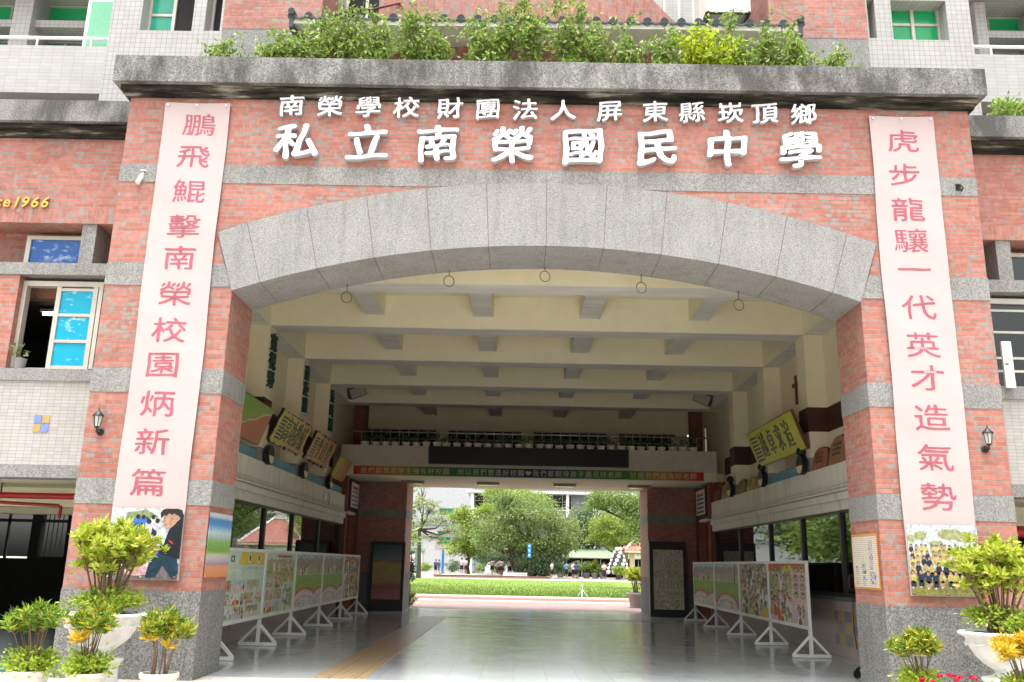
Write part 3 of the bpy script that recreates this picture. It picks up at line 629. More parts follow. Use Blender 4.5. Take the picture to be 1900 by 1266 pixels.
# posters on the pillar reveals (plane x = const)
def collage_fn(kind, seed, uax=1):
    def fn(nt, b):
        tc = N(nt, 'ShaderNodeTexCoord').outputs['Generated']; sp = N(nt, 'ShaderNodeSeparateXYZ', {0: tc}).outputs
        u, v = sp[uax], sp[2]
        vec = comb(nt, MA(nt, 'ADD', u, seed*1.7), v, seed*3.1)
        un = vec_x(nt, vec)
        n1 = noise(nt, 1., comb(nt, MA(nt, 'MULTIPLY', un, 15.), MA(nt, 'MULTIPLY', v, 17.), seed), 4, .65)
        n2 = noise(nt, 1., comb(nt, MA(nt, 'MULTIPLY', un, 34.), MA(nt, 'MULTIPLY', v, 30.), seed+4.), 3, .7)
        hz = ramp(nt, n1, [(.28, (.05,.05,.06)), (.40, (.16,.13,.10)), (.47, (.30,.30,.14)), (.54, (.58,.42,.38)), (.62, (.66,.62,.62)), (.72, (.30,.42,.5))])
        dk = ramp(nt, n2, [(.34, .3), (.55, 2.1)])
        if kind == 'field':
            wv = MA(nt, 'MULTIPLY_ADD', noise(nt, 7., vec, 3), .12, v)
            base = ramp(nt, wv, [(.0, (.42,.40,.42)), (.16, (.52,.36,.34)), (.27, (.60,.30,.22)), (.31, (.62,.58,.5)), (.36, (.22,.40,.06)), (.58, (.30,.48,.09)), (.64, (.60,.48,.42)), (.74, (.30,.24,.2)), (.9, (.30,.30,.24)), (1., (.5,.5,.5))])
            fac = ramp(nt, wv, [(.0, .5), (.27, .45), (.36, .08), (.58, .1), (.68, .55), (1., .6)])
            return mixc(nt, .55, mixc(nt, fac, base, hz), dk, 'MULTIPLY')
        if kind == 'grid':
            br = N(nt, 'ShaderNodeTexBrick', {'Vector': comb(nt, MA(nt, 'ADD', u, .1*seed), v), 'Color1': (.22,.30,.12,1), 'Color2': (.62,.52,.46,1), 'Mortar': (.55,.66,.56,1), 'Scale': 1., 'Mortar Size': .012, 'Bias': 0., 'Brick Width': .24, 'Row Height': .17}, offset=.3)
            ph = mixc(nt, .6, mixc(nt, .55, br.outputs[0], hz), dk, 'MULTIPLY')
            ph = mixc(nt, br.outputs['Fac'], ph, (.55,.64,.55))
            if uax == 0: return mixc(nt, .3, ph, (.3, .3, .3))
            return mixc(nt, ramp(nt, v, [(.74, 0.), (.75, 1.)], 'CONSTANT'), ph, mixc(nt, ramp(nt, u, [(.4, 0.), (.41, 1.)], 'CONSTANT'), (.50,.64,.52), (.62,.46,.05)))
        if kind == 'crowd':
            cl = ramp(nt, noise(nt, 5., vec, 4), [(.35, (.16,.15,.14)), (.5, (.38,.36,.25)), (.65, (.52,.53,.33))])
            return mixc(nt, .6, mixc(nt, .35, cl, hz), dk, 'MULTIPLY')
        if kind == 'event':
            wv = MA(nt, 'MULTIPLY_ADD', noise(nt, 9., vec, 3), .2, v)
            base = ramp(nt, wv, [(0., (.5,.4,.48)), (.35, (.6,.38,.32)), (.5, (.22,.27,.12)), (.66, (.42,.45,.24)), (.8, (.28,.2,.18)), (.95, (.5,.06,.04)), (1., (.55,.16,.03))])
            return mixc(nt, .5, mixc(nt, .4, base, hz), dk, 'MULTIPLY')
        if kind == 'notice':
            ln = MA(nt, 'MULTIPLY', ramp(nt, MA(nt, 'FRACT', MA(nt, 'MULTIPLY', v, 26.)), [(.45, 0.), (.5, 1.)], 'CONSTANT'), ramp(nt, noise(nt, 1., comb(nt, MA(nt, 'MULTIPLY', u, 30.), MA(nt, 'FLOOR', MA(nt, 'MULTIPLY', v, 26.)), seed), 2), [(.42, 0.), (.46, .75)]))
            return mixc(nt, ln, (.70,.66,.55), (.30,.22,.16))
    return fn
def vec_x(nt, v): return N(nt, 'ShaderNodeSeparateXYZ', {0: v}).outputs[0]
t = thing('wall_poster', 'blue-topped stadium poster on the inner face of the left pillar', 'poster', (-4.395, .5, 1.67))
def stad_fn(nt, b):
    sp = N(nt, 'ShaderNodeSeparateXYZ', {0: N(nt, 'ShaderNodeTexCoord').outputs['Generated']}).outputs
    v = MA(nt, 'MULTIPLY_ADD', noise(nt, 8., pos(nt), 3), .06, sp[2])
    base = ramp(nt, v, [(0., (.55,.17,.06)), (.2, (.6,.25,.12)), (.23, (.3,.2,.3)), (.34, (.5,.42,.5)), (.38, (.45,.5,.25)), (.44, (.13,.32,.04)), (.58, (.2,.38,.08)), (.64, (.3,.45,.4)), (.72, (.45,.6,.66)), (.84, (.05,.24,.55)), (.93, (.04,.2,.5)), (.97, (.5,.55,.6))])
    return mixc(nt, .4, base, ramp(nt, noise(nt, 40., pos(nt), 3), [(.3, .5), (.7, 1.2)]), 'MULTIPLY')
MB().box(0, .006, -.47, .47, -.42, .42).build('print', mat('stadium_print', rough=.3, spec=.5, fn=stad_fn), t)
mb = MB()
for y in (-.45, .45):
    for z in (-.40, 0, .40): mb.lathe([(.012, 0), (.012, .012)], (.006, y, z), 8)
mb.build('screw', MT['steel'], t)
t = thing('wall_poster', 'cream text poster with orange border on the inner face of the right pillar', 'poster', (4.395, .52, 1.64))
MB().box(-.006, 0, -.45, .45, -.37, .36).build('border', mat('orange_border', (.62,.25,.06), .4, .4), t)
MB().box(-.010, -.006, -.42, .42, -.34, .33).build('print', mat('notice_print', rough=.4, fn=collage_fn('notice', 3)), t)
mb = MB(); rr = random.Random(5)
for y, z, hy, hz in ((-.22, .2, .06, .06), (-.22, .07, .06, .06), (-.22, -.05, .06, .06), (.3, -.12, .05, .06), (.3, -.26, .05, .05), (.05, -.1, .06, .07), (.05, -.25, .06, .06), (-.25, -.22, .1, .08)): mb.box(-.013, -.010, y-hy, y+hy, z-hz, z+hz)
mb.build('picture', mat('small_pictures', rough=.4, fn=lambda nt, b: ramp(nt, noise(nt, 25., pos(nt), 3), [(.35, (.06,.05,.06)), (.5, (.42,.45,.5)), (.65, (.6,.4,.35))])), t)
# ================================================================ PASSAGE
ceil = thing('passage_ceiling', 'cream coffered ceiling with deep cross beams inside the gateway', 'ceiling', (0, 0, 0))
MB().box(-6.2, 6.2, T_+.12, 19.5, 7.0, 7.3).build('slab', MT['ceil'], ceil)
BEAMS = [3.05, 6.1, 9.2, 12.3, 15.2]
for y in BEAMS:
    b = MB().box(-6.0, 6.0, y, y+.55, 6.293, 6.999).build('cross_beam', MT['ceil'], ceil)
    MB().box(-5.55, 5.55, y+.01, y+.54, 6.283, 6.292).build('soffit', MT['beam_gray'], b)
for y0, y1 in zip([T_+.12]+[y+.551 for y in BEAMS], BEAMS+[19.2]):
    for x in (-3.42, -1.12, 1.12, 3.42):
        b = MB().box(x-.21, x+.21, y0, y1-.001, 6.563, 6.999).build('rib', MT['ceil'], ceil)
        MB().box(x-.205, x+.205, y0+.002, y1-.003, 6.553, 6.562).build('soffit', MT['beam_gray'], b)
# side beams along the walls
for y in BEAMS[:4]:
    for s in (-1, 1):
        y1 = y+3.1-.003 if y < 12 else 15.197
        sb = MB().box(s*5.6, s*5.999, y+.553, y1, 6.294, 6.998).build('side_beam', MT['ceil'], ceil)
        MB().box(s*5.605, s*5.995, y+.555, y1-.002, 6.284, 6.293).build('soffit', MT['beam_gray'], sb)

def passage_wall(s, label):
    t = thing('passage_wall', label, 'wall', (0, 0, 0))
    X = lambda a: s*a
    uw = MB().box(X(6.0), X(6.2), T_+.12, 15.2, 3.4, 6.99).build('upper_wall', MT['cream'], t)
    MB().box(X(5.985), X(6.0), T_+.13, 15.2, 4.25, 4.75).build('brown_band', MT['brown'], uw)
    MB().box(X(5.98), X(6.0), T_+.13, 15.2, 3.45, 3.78).build('grey_band', MT['grayp'], uw)
    for y in BEAMS[:4]:
        p = MB().box(X(5.6), X(6.0), y+.0, y+.55, 3.43, 6.29).build('pilaster', MT['cream'], t)
        MB().box(X(5.588), X(5.99), y-.012, y+.562, 4.25, 4.75).build('brown_band', MT['brown'], p)
        MB().box(X(5.592), X(5.99), y-.008, y+.558, 3.44, 3.72).build('grey_band', MT['grayp'], p)
    MB().box(X(5.55), X(6.0), T_+.12, 15.25, 2.58, 3.43).build('ledge', MT['ledgegray'], t)
    MB().box(X(5.44), X(5.56), T_+.12, 15.25, 2.90, 2.93).box(X(5.50), X(5.549), T_+.12, 15.25, 2.76, 2.89).build('ledge_strip', MT['ledgegray'], t)
    # display window: mullions, sliding panes, pinned sheets behind
    win = MB()
    M_ys = [T_+.2, 2.2, 4.75, 7.02, 9.41, 12.25, 15.2]
    for y in M_ys: win.box(X(5.60), X(5.68), y-.05, y+.05, 1.1, 2.58)
    win.box(X(5.59), X(5.69), T_+.12, 15.25, 1.06, 1.12).box(X(5.59), X(5.69), T_+.12, 15.25, 2.54, 2.579)
    wf = win.build('display_window', MT['frame_dark'], t)
    for a, b in zip(M_ys[:-1], M_ys[1:]):
        mid = (a+b)/2
        MB().box(X(5.63), X(5.635), a+.05, mid+.03, 1.12, 2.54).box(X(5.65), X(5.655), mid-.03, b-.05, 1.12, 2.54).build('pane', MT['glass'], wf)
    MB().box(X(6.12), X(6.18), T_+.12, 15.2, 1.0, 2.6).box(X(5.6), X(6.18), T_+.12, 15.2, .98, 1.05).build('case_back', mat('case_green', (.10,.14,.12), .8, .2), wf)
    mb = MB(); rr = random.Random(11+s)
    for k in range(26):
        y = rr.uniform(1.6, 14.8); z = rr.uniform(1.35, 1.9); hw = rr.uniform(.12, .3); mb.box(X(6.08+.001*k), X(6.085+.001*k), y-hw, y+hw, z-.2, z+.28)
    mb.build('pinned_sheet', mat('pinned_paper', rough=.7, fn=lambda nt, b: ramp(nt, noise(nt, 3., pos(nt), 5), [(.35, (.25,.4,.42)), (.5, (.6,.62,.55)), (.6, (.55,.5,.3))])), wf)
    MB().box(X(5.62), X(6.2), T_+.12, 15.3, 0, .98).build('dado', MT['pink_tile'], t)
    mb = MB(); k = 0
    for r in range(3):
        for c in range(7):
            mb.cur = (r+c) % 2; y = 3.0+c*.34; mb.box(X(5.612), X(5.62), y, y+.165, .20+r*.205, .39+r*.205)
            mb.cur = 1-(r+c) % 2; mb.box(X(5.612), X(5.62), y+.17, y+.335, .20+r*.205, .39+r*.205)
    mb.build('coloured_tile', [mat('ochre_tile', (.42,.30,.12), .3, .4), mat('slate_tile', (.20,.22,.27), .3, .4)], t)
    mb = MB()
    for z in (2.99, 3.05): mb.tube([(X(5.53), T_+.2, z), (X(5.53), 15.2, z)], .012, 6)
    mb.tube([(X(5.52), T_+.2, 2.80), (X(5.52), 15.2, 2.80)], .01, 6)
    mb.build('conduit', MT['pot'], t)
    # blue cut-out panels along the ledge
    mb = MB()
    for a, b in ((1.3, 5.9), (7.0, 9.2), (9.95, 12.3), (13.0, 15.0)): mb.prism([(X(5.62), 3.43), (X(5.62), 3.64), (X(5.75), 3.70), (X(5.75), 3.43)], a, b)
    mb.build('blue_panel', MT['blue'], t)
    # doorway at the far end: brick posts, lintel, opening
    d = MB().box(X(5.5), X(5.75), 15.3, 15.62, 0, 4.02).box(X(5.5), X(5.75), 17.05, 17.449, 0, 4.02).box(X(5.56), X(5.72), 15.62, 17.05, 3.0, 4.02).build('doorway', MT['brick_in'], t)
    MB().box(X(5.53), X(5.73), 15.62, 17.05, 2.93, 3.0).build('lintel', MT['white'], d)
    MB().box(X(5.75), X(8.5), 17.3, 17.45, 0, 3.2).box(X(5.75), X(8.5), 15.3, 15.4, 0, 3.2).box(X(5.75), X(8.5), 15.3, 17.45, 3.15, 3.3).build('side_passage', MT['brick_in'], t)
    return t
wl = passage_wall(-1, 'left passage wall with long glass display windows under cream pilasters')
wr = passage_wall(1, 'right passage wall with long glass display windows under cream pilasters')

# pilaster lettering
for (txt, y), lb in zip([('寬視野', 6.1), ('遠距離', 9.2), ('長時間', 12.3)], ['nearest', 'middle', 'farthest']):
    t = thing('wall_lettering', lb+' column of dark green characters on a left cream pilaster', 'lettering', (-5.6, y+.275, 0), 'green lettering on the left pilasters', pi/2)
    for i, ch in enumerate(txt): glyph_mesh('character', [(ch, 0, 5.98-.40*i, .46, .40)], 'brush', .05, mat('dark_green_letter', (.01,.06,.045), .5, .3) if i == 0 and lb == 'nearest' else bpy.data.materials['dark_green_letter'], t)

# ledge ornaments: black wooden brackets with a cream half-moon
ob = None
for s, y, lb in [(-1, 6.5, 'nearest'), (-1, 9.6, 'middle'), (-1, 12.65, 'farthest'), (1, 6.41, 'nearest'), (1, 9.39, 'middle'), (1, 12.58, 'farthest')]:
    t = thing('ledge_bracket', f'{lb} round black bracket with cream half-moon on the {"left" if s < 0 else "right"} ledge', 'bracket', (s*5.5, y, 3.60), 'round black brackets on the ledges')
    MB().prism([(.22*cos(q), .20*sin(q)) for q in np.linspace(0, 2*pi, 22, endpoint=False)], -.05, .05, 'x').build('disc', MT['black'], t)
    MB().prism([(.17*cos(q), .155*sin(q)-.02) for q in np.linspace(pi, 2*pi, 14)], -.058, .058, 'x').build('half_moon', MT['cream'], t)
    if s > 0: MB().lathe([(.001, -.1), (.09, -.06), (.10, 0), (.07, .07), (.001, .1)], (0, 0, .28), 12).build('knob', MT['black'], t, True)

# plaques leaning out from the ledges
def plaque(s, y0, y1, z0, z1, xb, xt, label, fn, text, tcol, ragged=True, dense=True, cat='plaque', name='carved_plaque', backc='black', tsz=.5, style='seal'):
    h = sqrt((z1-z0)**2+(xb-xt)**2); w = y1-y0
    t = thing(name, label, cat, (s*xb, (y0+y1)/2, z0))
    t.rotation_euler = (math.atan2(xb-xt, z1-z0), 0, (pi/2 if s < 0 else -pi/2))
    t.rotation_mode = 'XYZ'
    # local frame: x along the wall, z up the board, -y towards the passage
    rr = random.Random(int(y0*100)); out = []
    def edge(a, b, n):
        for i in range(n):
            q = i/n; j = (rr.uniform(-.035, .035) if ragged else 0); out.append((a[0]+(b[0]-a[0])*q+j*(a[0] == b[0]), a[1]+(b[1]-a[1])*q+j*(a[1] == b[1])))
    n1, n2 = (22, 9) if ragged else (1, 1)
    edge((-w/2, 0), (w/2, 0), n1); edge((w/2, 0), (w/2, h), n2); edge((w/2, h), (-w/2, h), n1); edge((-w/2, h), (-w/2, 0), n2)
    bd = MB().prism(out, -.03, .0, 'y')
    MB().prism([(a*1.03, b*1.06-h*.03) for a, b in out], .002, .05, 'y').build('backing', MT[backc], t, tri=True)
    n = len(text)
    for i, ch in enumerate(text): glyph_mesh('character', [(ch, (-.28+.72*(i+.5)/max(n, 1)*1.0-.02)*w if n > 1 else 0, h*.52, tsz*h*.92, tsz*h*1.25)], style, .012, tcol, t).location.y = -.031
    if dense:
        mb = bd; mb.cur = 1
        for r in range(7):
            for k in range(int(w*9)):
                x = -w*.46+k*.028
                if x < -w*.30: mb.box(x, x+.018, -.034, -.03, h*(.12+.11*r), h*(.12+.11*r)+.05)
    bd.build('board', [mat('plaque_'+str(int(y0*10))+str(s), rough=.55, fn=fn), MT['black']], t, tri=True)
    return t
G2 = lambda a, b, ax=1: (lambda nt, bs: mixc(nt, .35, ramp(nt, N(nt, 'ShaderNodeSeparateXYZ', {0: N(nt, 'ShaderNodeTexCoord').outputs['Generated']}).outputs[0], [(.1, a), (.85, b)]), ramp(nt, noise(nt, 6., pos(nt), 5), [(.3, .6), (.7, 1.15)]), 'MULTIPLY'))
blk = MT['black']
plaque(-1, 6.55, 9.1, 3.93, 4.57, 5.55, 5.28, 'ragged yellow carved plaque with black calligraphy leaning out above the left ledge', G2((.55,.50,.14), (.62,.33,.14)), '高功教輔', blk, tsz=.70)
plaque(-1, 9.75, 12.1, 3.93, 4.57, 5.55, 5.28, 'ragged orange carved plaque with black calligraphy on the left ledge', G2((.58,.30,.17), (.45,.14,.06)), '今日學', blk, tsz=.66)
plaque(-1, 12.85, 14.6, 3.78, 4.35, 5.55, 5.30, 'plain orange-red board with yellow corner at the end of the left ledge', G2((.42,.34,.05), (.40,.09,.04)), '', blk, ragged=False, dense=False, cat='board', name='leaning_board', backc='wood')
def paint_fn(nt, b):
    p = N(nt, 'ShaderNodeSeparateXYZ', {0: N(nt, 'ShaderNodeTexCoord').outputs['Generated']}).outputs
    d = MA(nt, 'ADD', MA(nt, 'MULTIPLY_ADD', p[0], -.9, p[2]), MA(nt, 'MULTIPLY', noise(nt, 2., pos(nt)), .3))
    return ramp(nt, d, [(.0, (.42,.16,.09)), (.10, (.45,.2,.11)), (.12, (.7,.7,.5)), (.14, (.25,.33,.08)), (.6, (.17,.28,.05))])
plaque(-1, 3.2, 5.75, 3.72, 4.42, 5.55, 5.30, 'framed green and rust painting leaning at the near end of the left ledge', paint_fn, '', blk, ragged=False, dense=False, cat='picture', name='framed_painting', backc='frame_dark')
plaque(1, 6.05, 9.5, 3.90, 4.66, 5.50, 5.22, 'large yellow-green scroll board with black calligraphy above the right ledge', G2((.47,.46,.06), (.50,.49,.07)), '越卓求追', blk, ragged=False, backc='wood', tsz=.62, name='scroll_board', cat='board')
def tablet(y, w, h, label, c, cc=None):
    t = thing('wooden_tablet', label, 'tablet', (5.52, y, 3.43), 'small wooden tablets on the right ledge')
    rr = random.Random(int(y*10)); out = [(-w/2, 0), (w/2, 0)]+[(w/2*cos(q)*(1+rr.uniform(-.05, .05)), h*.7+h*.3*sin(q)*(1+rr.uniform(-.1, .1))) for q in np.linspace(0, pi, 11)]
    out = [(a, b) for a, b in out]
    ln = MB().prism(out, -.02, .02, 'x'); ln.cur = 1
    MB().prism([(a*1.12, b*1.05) for a, b in out], .0205, .05, 'x').build('bark_edge', MT['bark'], t, tri=True)
    for r in range(3):
        for k in range(3): ln.box(-.026, -.02, -w*.25+k*w*.2, -w*.25+k*w*.2+w*.12, h*(.3+.18*r), h*(.3+.18*r)+h*.09)
    ln.build('slab', [mat('tablet_face_'+str(int(y*10)), c, .6, .3), MT['wood'] if sum(c) > .6 else MT['black']], t, tri=True)
    t.rotation_euler = (0, .2, 0); t.location.x = 5.54
for a in [(4.55, .75, .52, 'reddish wooden tablet nearest the right brick pillar', (.33,.15,.09)), (5.5, .72, .42, 'second reddish wooden tablet from the right brick pillar', (.33,.13,.08)),
          (9.95, .6, .36, 'ochre wooden tablet right of a group of three on the ledge', (.36,.28,.10)), (10.72, .62, .34, 'pale ochre wooden tablet in the middle of three on the ledge', (.42,.38,.15)), (11.64, .66, .36, 'dark ochre wooden tablet left of a group of three on the ledge', (.30,.24,.09)),
          (13.4, .9, .42, 'yellow and brown wooden tablet near the far end of the right ledge', (.36,.26,.08)), (14.5, .6, .32, 'brown-red wooden tablet at the very far end of the right ledge', (.25,.08,.05))]:
    tablet(a[0], a[1], a[2], a[3], a[4])
t = thing('wall_cross', 'small brown wooden cross on the right cream wall', 'cross', (5.97, 7.9, 5.5))
MB().box(-.03, 0, -.05, .05, -.36, .30).build('upright', MT['wood'], t); MB().box(-.035, -.001, -.22, .22, .05, .14).build('crossbar', MT['wood'], t)
t = thing('junction_box', 'grey junction box with a dangling cable on the left ledge', 'box', (-5.52, 12.4, 3.2))
MB().box(-.03, .03, -.1, .1, -.12, .12).build('body', MT['pot'], t); MB().tube([(.02, .1, .1), (.04, .3, .0), (.03, .25, -.2), (.02, .12, -.3)], .008, 5).build('cable', MT['iron'], t)

# balcony bridge across the far end
bal = thing('footbridge', 'beige tiled upper walkway across the far end of the passage', 'footbridge', (0, 0, 0))
MB().box(-5.75, 5.75, 15.2, 15.5, 4.33, 4.97).build('parapet', MT['fascia_tile'], bal)
MB().box(-5.75, 5.75, 15.22, 15.5, 4.05, 4.329).build('edge_beam', MT['ceil'], bal)
MB().box(-6.0, 6.0, 15.501, 19.3, 4.05, 4.33).build('deck', MT['ceil'], bal)
mb = MB().tube([(-5.7, 15.46, 5.42), (5.7, 15.46, 5.42)], .025, 8)
for i in range(9): mb.tube([(-5.2+i*1.3, 15.46, 4.97), (-5.2+i*1.3, 15.46, 5.42)], .014, 6)
mb.build('handrail', MT['steel'], bal, True)
bw = MB().box(-6.2, 6.2, 19.0, 19.2, 4.33, 5.0).box(-6.2, 6.2, 19.0, 19.2, 6.05, 7.0)
for x in (-6.0, -3.0, .0, 3.0, 5.4): bw.box(x-.2, x+.2, 19.0, 19.2, 5.0, 6.05)
bwo = bw.build('back_wall', MT['cream'], bal)
for x0, x1 in ((-5.8, -3.2), (-2.8, -.2), (.2, 2.8), (3.2, 5.2)):
    f = MB()
    for k in range(9): x = x0+(x1-x0)*k/8; f.box(x-.018, x+.018, 19.02, 19.08, 5.0, 6.05)
    for z in (5.02, 5.35, 5.7, 6.03): f.box(x0, x1, 19.025, 19.075, z-.018, z+.018)
    wo = f.build('window', MT['frame_al'], bal); MB().box(x0, x1, 19.05, 19.06, 5.0, 6.05).build('pane', MT['dark'], wo)
for s in (-1, 1):
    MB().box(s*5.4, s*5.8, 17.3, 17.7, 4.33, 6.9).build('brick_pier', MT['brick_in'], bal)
MB().box(-6.2, -6.0, 15.201, 19.2, 3.3, 6.99).build('end_wall', MT['cream'], bal)
MB().prism([(15.201, 3.3), (19.2, 3.3), (19.2, 6.99), (17.95, 6.99), (17.95, 6.1), (17.95, 5.1), (17.75, 5.1), (17.75, 6.1), (17.95, 6.1), (17.95, 6.99), (15.201, 6.99)], 6.0, 6.2, 'x').build('end_wall', MT['cream'], bal, tri=True)
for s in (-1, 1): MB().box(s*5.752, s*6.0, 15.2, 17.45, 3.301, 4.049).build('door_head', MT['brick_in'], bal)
t = thing('notice_panel', 'pale notice with a blue square at the right end of the walkway', 'notice', (5.35, 18.9, 5.5))
MB().box(-.35, .35, -.02, .02, -.4, .4).build('board', MT['pot'], t); MB().box(-.12, .12, -.03, -.021, -.15, .15).build('picture', MT['blue'], t)
led = thing('led_display', 'long black unlit display board on the walkway front', 'display board', (0, 15.17, 4.69))
MB().box(-3.05, 3.05, -.08, .025, -.27, .27).build('housing', MT['black'], led); MB().box(-3.0, 3.0, -.085, -.081, -.24, .24).build('screen', mat('unlit_screen', (.01,.01,.011), .3, .3), led)
rb = thing('slogan_banner', 'rainbow slogan banner with pale characters under the walkway', 'banner', (0, 15.19, 4.2))
def rain_fn(nt, b):
    x = MA(nt, 'ABSOLUTE', MA(nt, 'DIVIDE', N(nt, 'ShaderNodeSeparateXYZ', {0: pos(nt)}).outputs[0], 5.33))
    return ramp(nt, x, [(0., (.02,.035,.09)), (.15, (.02,.06,.12)), (.3, (.03,.16,.06)), (.6, (.08,.22,.04)), (.75, (.45,.25,.03)), (.9, (.5,.10,.03)), (1., (.5,.03,.03))])
MB().box(-5.33, 5.33, -.012, .008, -.13, .13).build('cloth', mat('rainbow_cloth', rough=.6, fn=rain_fn), rb)
txt = '我們都羨慕學生擁有好校園 所以我們營造好校園♥我們都期待孩子遇見好老師 於是我們成為好老師'
its = []
for i, ch in enumerate(txt):
    if ch not in ' ♥': its.append((ch, -5.02+10.04*i/(len(txt)-1), 0, .205, .20))
mats_l = mat('pale_gold_letter', (.60,.56,.40), .6, .3)
for it in its: glyph_mesh('character', [it], 'plain', .004, mats_l, rb).location.y = -.0125
xh = -5.02+10.04*txt.index('♥')/(len(txt)-1)
MB().prism([(xh+.0058*16*sin(q)**3, .005*(13*cos(q)-5*cos(2*q)-2*cos(3*q)-cos(4*q))) for q in np.linspace(0, 2*pi, 30, endpoint=False)], -.018, -.0125, 'y').build('heart', mats_l, rb, tri=True)
for x, lb in zip((-3.7, -1.27, 1.2, 3.6), ('leftmost', 'second from left', 'third from left', 'rightmost')):
    t = thing('ceiling_light', f'{lb} flat box lamp under the walkway slab', 'ceiling light', (x, 16.9, 4.05), 'box lamps under the walkway')
    MB().box(-.36, .36, -.16, .16, -.09, 0).build('housing', mat('lamp_housing', (.30,.27,.2), .4, .4) if x < -3 else bpy.data.materials['lamp_housing'], t)
    MB().box(-.31, .31, -.12, .12, -.094, -.09).build('reflector', MT['steel'], t)
for s, lb in ((-1, 'left'), (1, 'right')):
    t = thing('loudspeaker', f'grey box loudspeaker tilted down in the {lb} corner over the walkway', 'loudspeaker', (s*5.35, 14.95, 6.58), 'loudspeakers over the walkway', s*.5)
    t.rotation_euler = (.25, s*.45, -s*.35)
    MB().box(-.26, .26, -.15, .15, -.17, .17).build('cabinet', MT['frame_dark'], t); MB().box(-.235, .235, -.165, -.151, -.145, .145).build('grille', mat('speaker_grille', (.42,.40,.36), .7, .3), t)
    MB().tube([(0, .15, 0), (0, .3, .12)], .02, 6).build('arm', MT['iron'], t)
potm = MT['pot']
def balcony_plant(x, z0, seed):
    rr = random.Random(seed)
    t = thing('pot_plant', 'white potted plant in the row along the walkway edge', 'potted plant', (x, 15.345, 4.972), 'white pot plants along the walkway')
    MB().lathe([(.10, 0), (.13, .10), (.14, .105), (.14, .125), (.11, .125)], (0, 0, 0), 14).build('pot', potm, t, True)
    n = 46; p = RNG.normal(size=(n, 3))*np.array([.10, .06, .07])+np.array([0, 0, .22]); leaves('foliage', p, rdir(n, .6), .11, .04, L_TREED, t)
    return t
pm = [balcony_plant(0, 0, k) for k in range(3)]
for i in range(33):
    x = -5.05+i*.316+random.uniform(-.02, .02)
    o = pm[i] if i < 3 else copy_tree(pm[i % 3]); o.location.x = x; o.rotation_euler.z = 0 if i < 3 else random.uniform(-3, 3); o.scale = (1, 1, random.uniform(.9, 1.1))

# exit piers and what stands against them
for s, lb in ((-1, 'left'), (1, 'right')):
    t = thing('exit_pier', f'dark brick pier with grey base on the {lb} of the far exit', 'pier', (0, 0, 0), 'brick piers at the far exit')
    p = MB().box(s*3.94, s*6.2, 17.45, 19.25, 1.18, 2.9).box(s*3.94, s*6.2, 17.45, 19.25, 3.15, 4.049).build('shaft', MT['brick'], t)
    MB().box(s*3.932, s*6.2, 17.44, 19.26, 0, 1.18).build('plinth', MT['granite_base'], t)
    MB().box(s*3.934, s*6.2, 17.442, 19.258, 2.9, 3.15).build('stone_band', MT['granite'], t)
t = thing('light_box', 'tall dark cabinet with a yellow poster against the left exit pier', 'light box', (-4.42, 17.2, 0))
MB().box(-.55, .55, -.12, .2, 0, 2.12).build('cabinet', MT['black'], t)
def lb_fn(nt, b):
    sp = N(nt, 'ShaderNodeSeparateXYZ', {0: N(nt, 'ShaderNodeTexCoord').outputs['Generated']}).outputs
    base = ramp(nt, MA(nt, 'MULTIPLY_ADD', noise(nt, 5., pos(nt), 2), .1, sp[2]), [(.0, (.3,.1,.1)), (.1, (.35,.15,.15)), (.3, (.25,.10,.09)), (.37, (.34,.25,.12)), (.7, (.38,.29,.12)), (.74, (.26,.16,.14)), (.8, (.13,.2,.19)), (.95, (.08,.12,.14)), (1., (.05,.1,.12))])
    return mixc(nt, .5, base, ramp(nt, noise(nt, 16., pos(nt), 4), [(.3, .5), (.7, 1.3)]), 'MULTIPLY')
MB().box(-.45, .45, -.125, -.121, .35, 2.02).build('poster', mat('poster_print', rough=.3, fn=lb_fn), t)
t = thing('photo_case', 'tall display case full of small photographs against the right exit pier', 'display case', (4.55, 17.25, 0))
MB().box(-.62, .55, -.1, .18, 0, 2.3).build('cabinet', MT['black'], t); MB().box(-.5, .45, -.105, -.101, .22, 2.05).build('photo_sheet', mat('photo_sheet', rough=.3, fn=collage_fn('grid', 5, 0)), t)
def notice(s, label):
    t = thing('framed_notice', label, 'notice', (s*5.50, 16.3, 3.5), 'framed notices over the side doorways')
    MB().box(-s*.06, s*.0, -.72, .72, -.46, .46).build('frame', MT['brown'], t); mb = MB(); mb.cur = 2; mb.box(-s*.07, -s*.061, -.64, .64, -.38, .38); rr = random.Random(4)
    for r in range(5):
        mb.cur = 0 if r == 0 else 1; y = -.5
        while y < .48:
            w = rr.uniform(.04, .09); h = .045 if r else .06; z = .24-r*.13; mb.box(-s*.074, -s*.0701, y, y+w, z-h, z+h*.5); y += w+.03
    mb.build('sheet', [bpy.data.materials['red_ink'], mat('navy_ink', (.06,.07,.14), .6, .2) if s > 0 else bpy.data.materials['gray_ink'], MT['pot']], t)
mat('red_ink', (.5,.08,.05), .6, .2); mat('gray_ink', (.3,.3,.3), .6, .2)
notice(-1, 'framed white notice with faint grey lines above the left doorway'); notice(1, 'framed white notice with red heading and dark lines above the right doorway')
for s, lb in ((-1, 'left'), (1, 'right')):
    t = thing('scroll_couplet', f'dark orange-red vertical banner inside the {lb} side doorway', 'couplet', (s*5.72, 16.75, 1.9), 'red couplets in the side doorways')
    MB().box(-.01, .01, -.25, .25, -.95, .95).build('cloth', mat('dark_red_cloth', (.30,.06,.03), .7, .2) if s < 0 else bpy.data.materials['dark_red_cloth'], t)
    mb = MB()
    for k in range(5): mb.box(-s*.016, -s*.011, -.1, .1, .62-k*.33, .82-k*.33)
    mb.build('character', MT['black'], t)
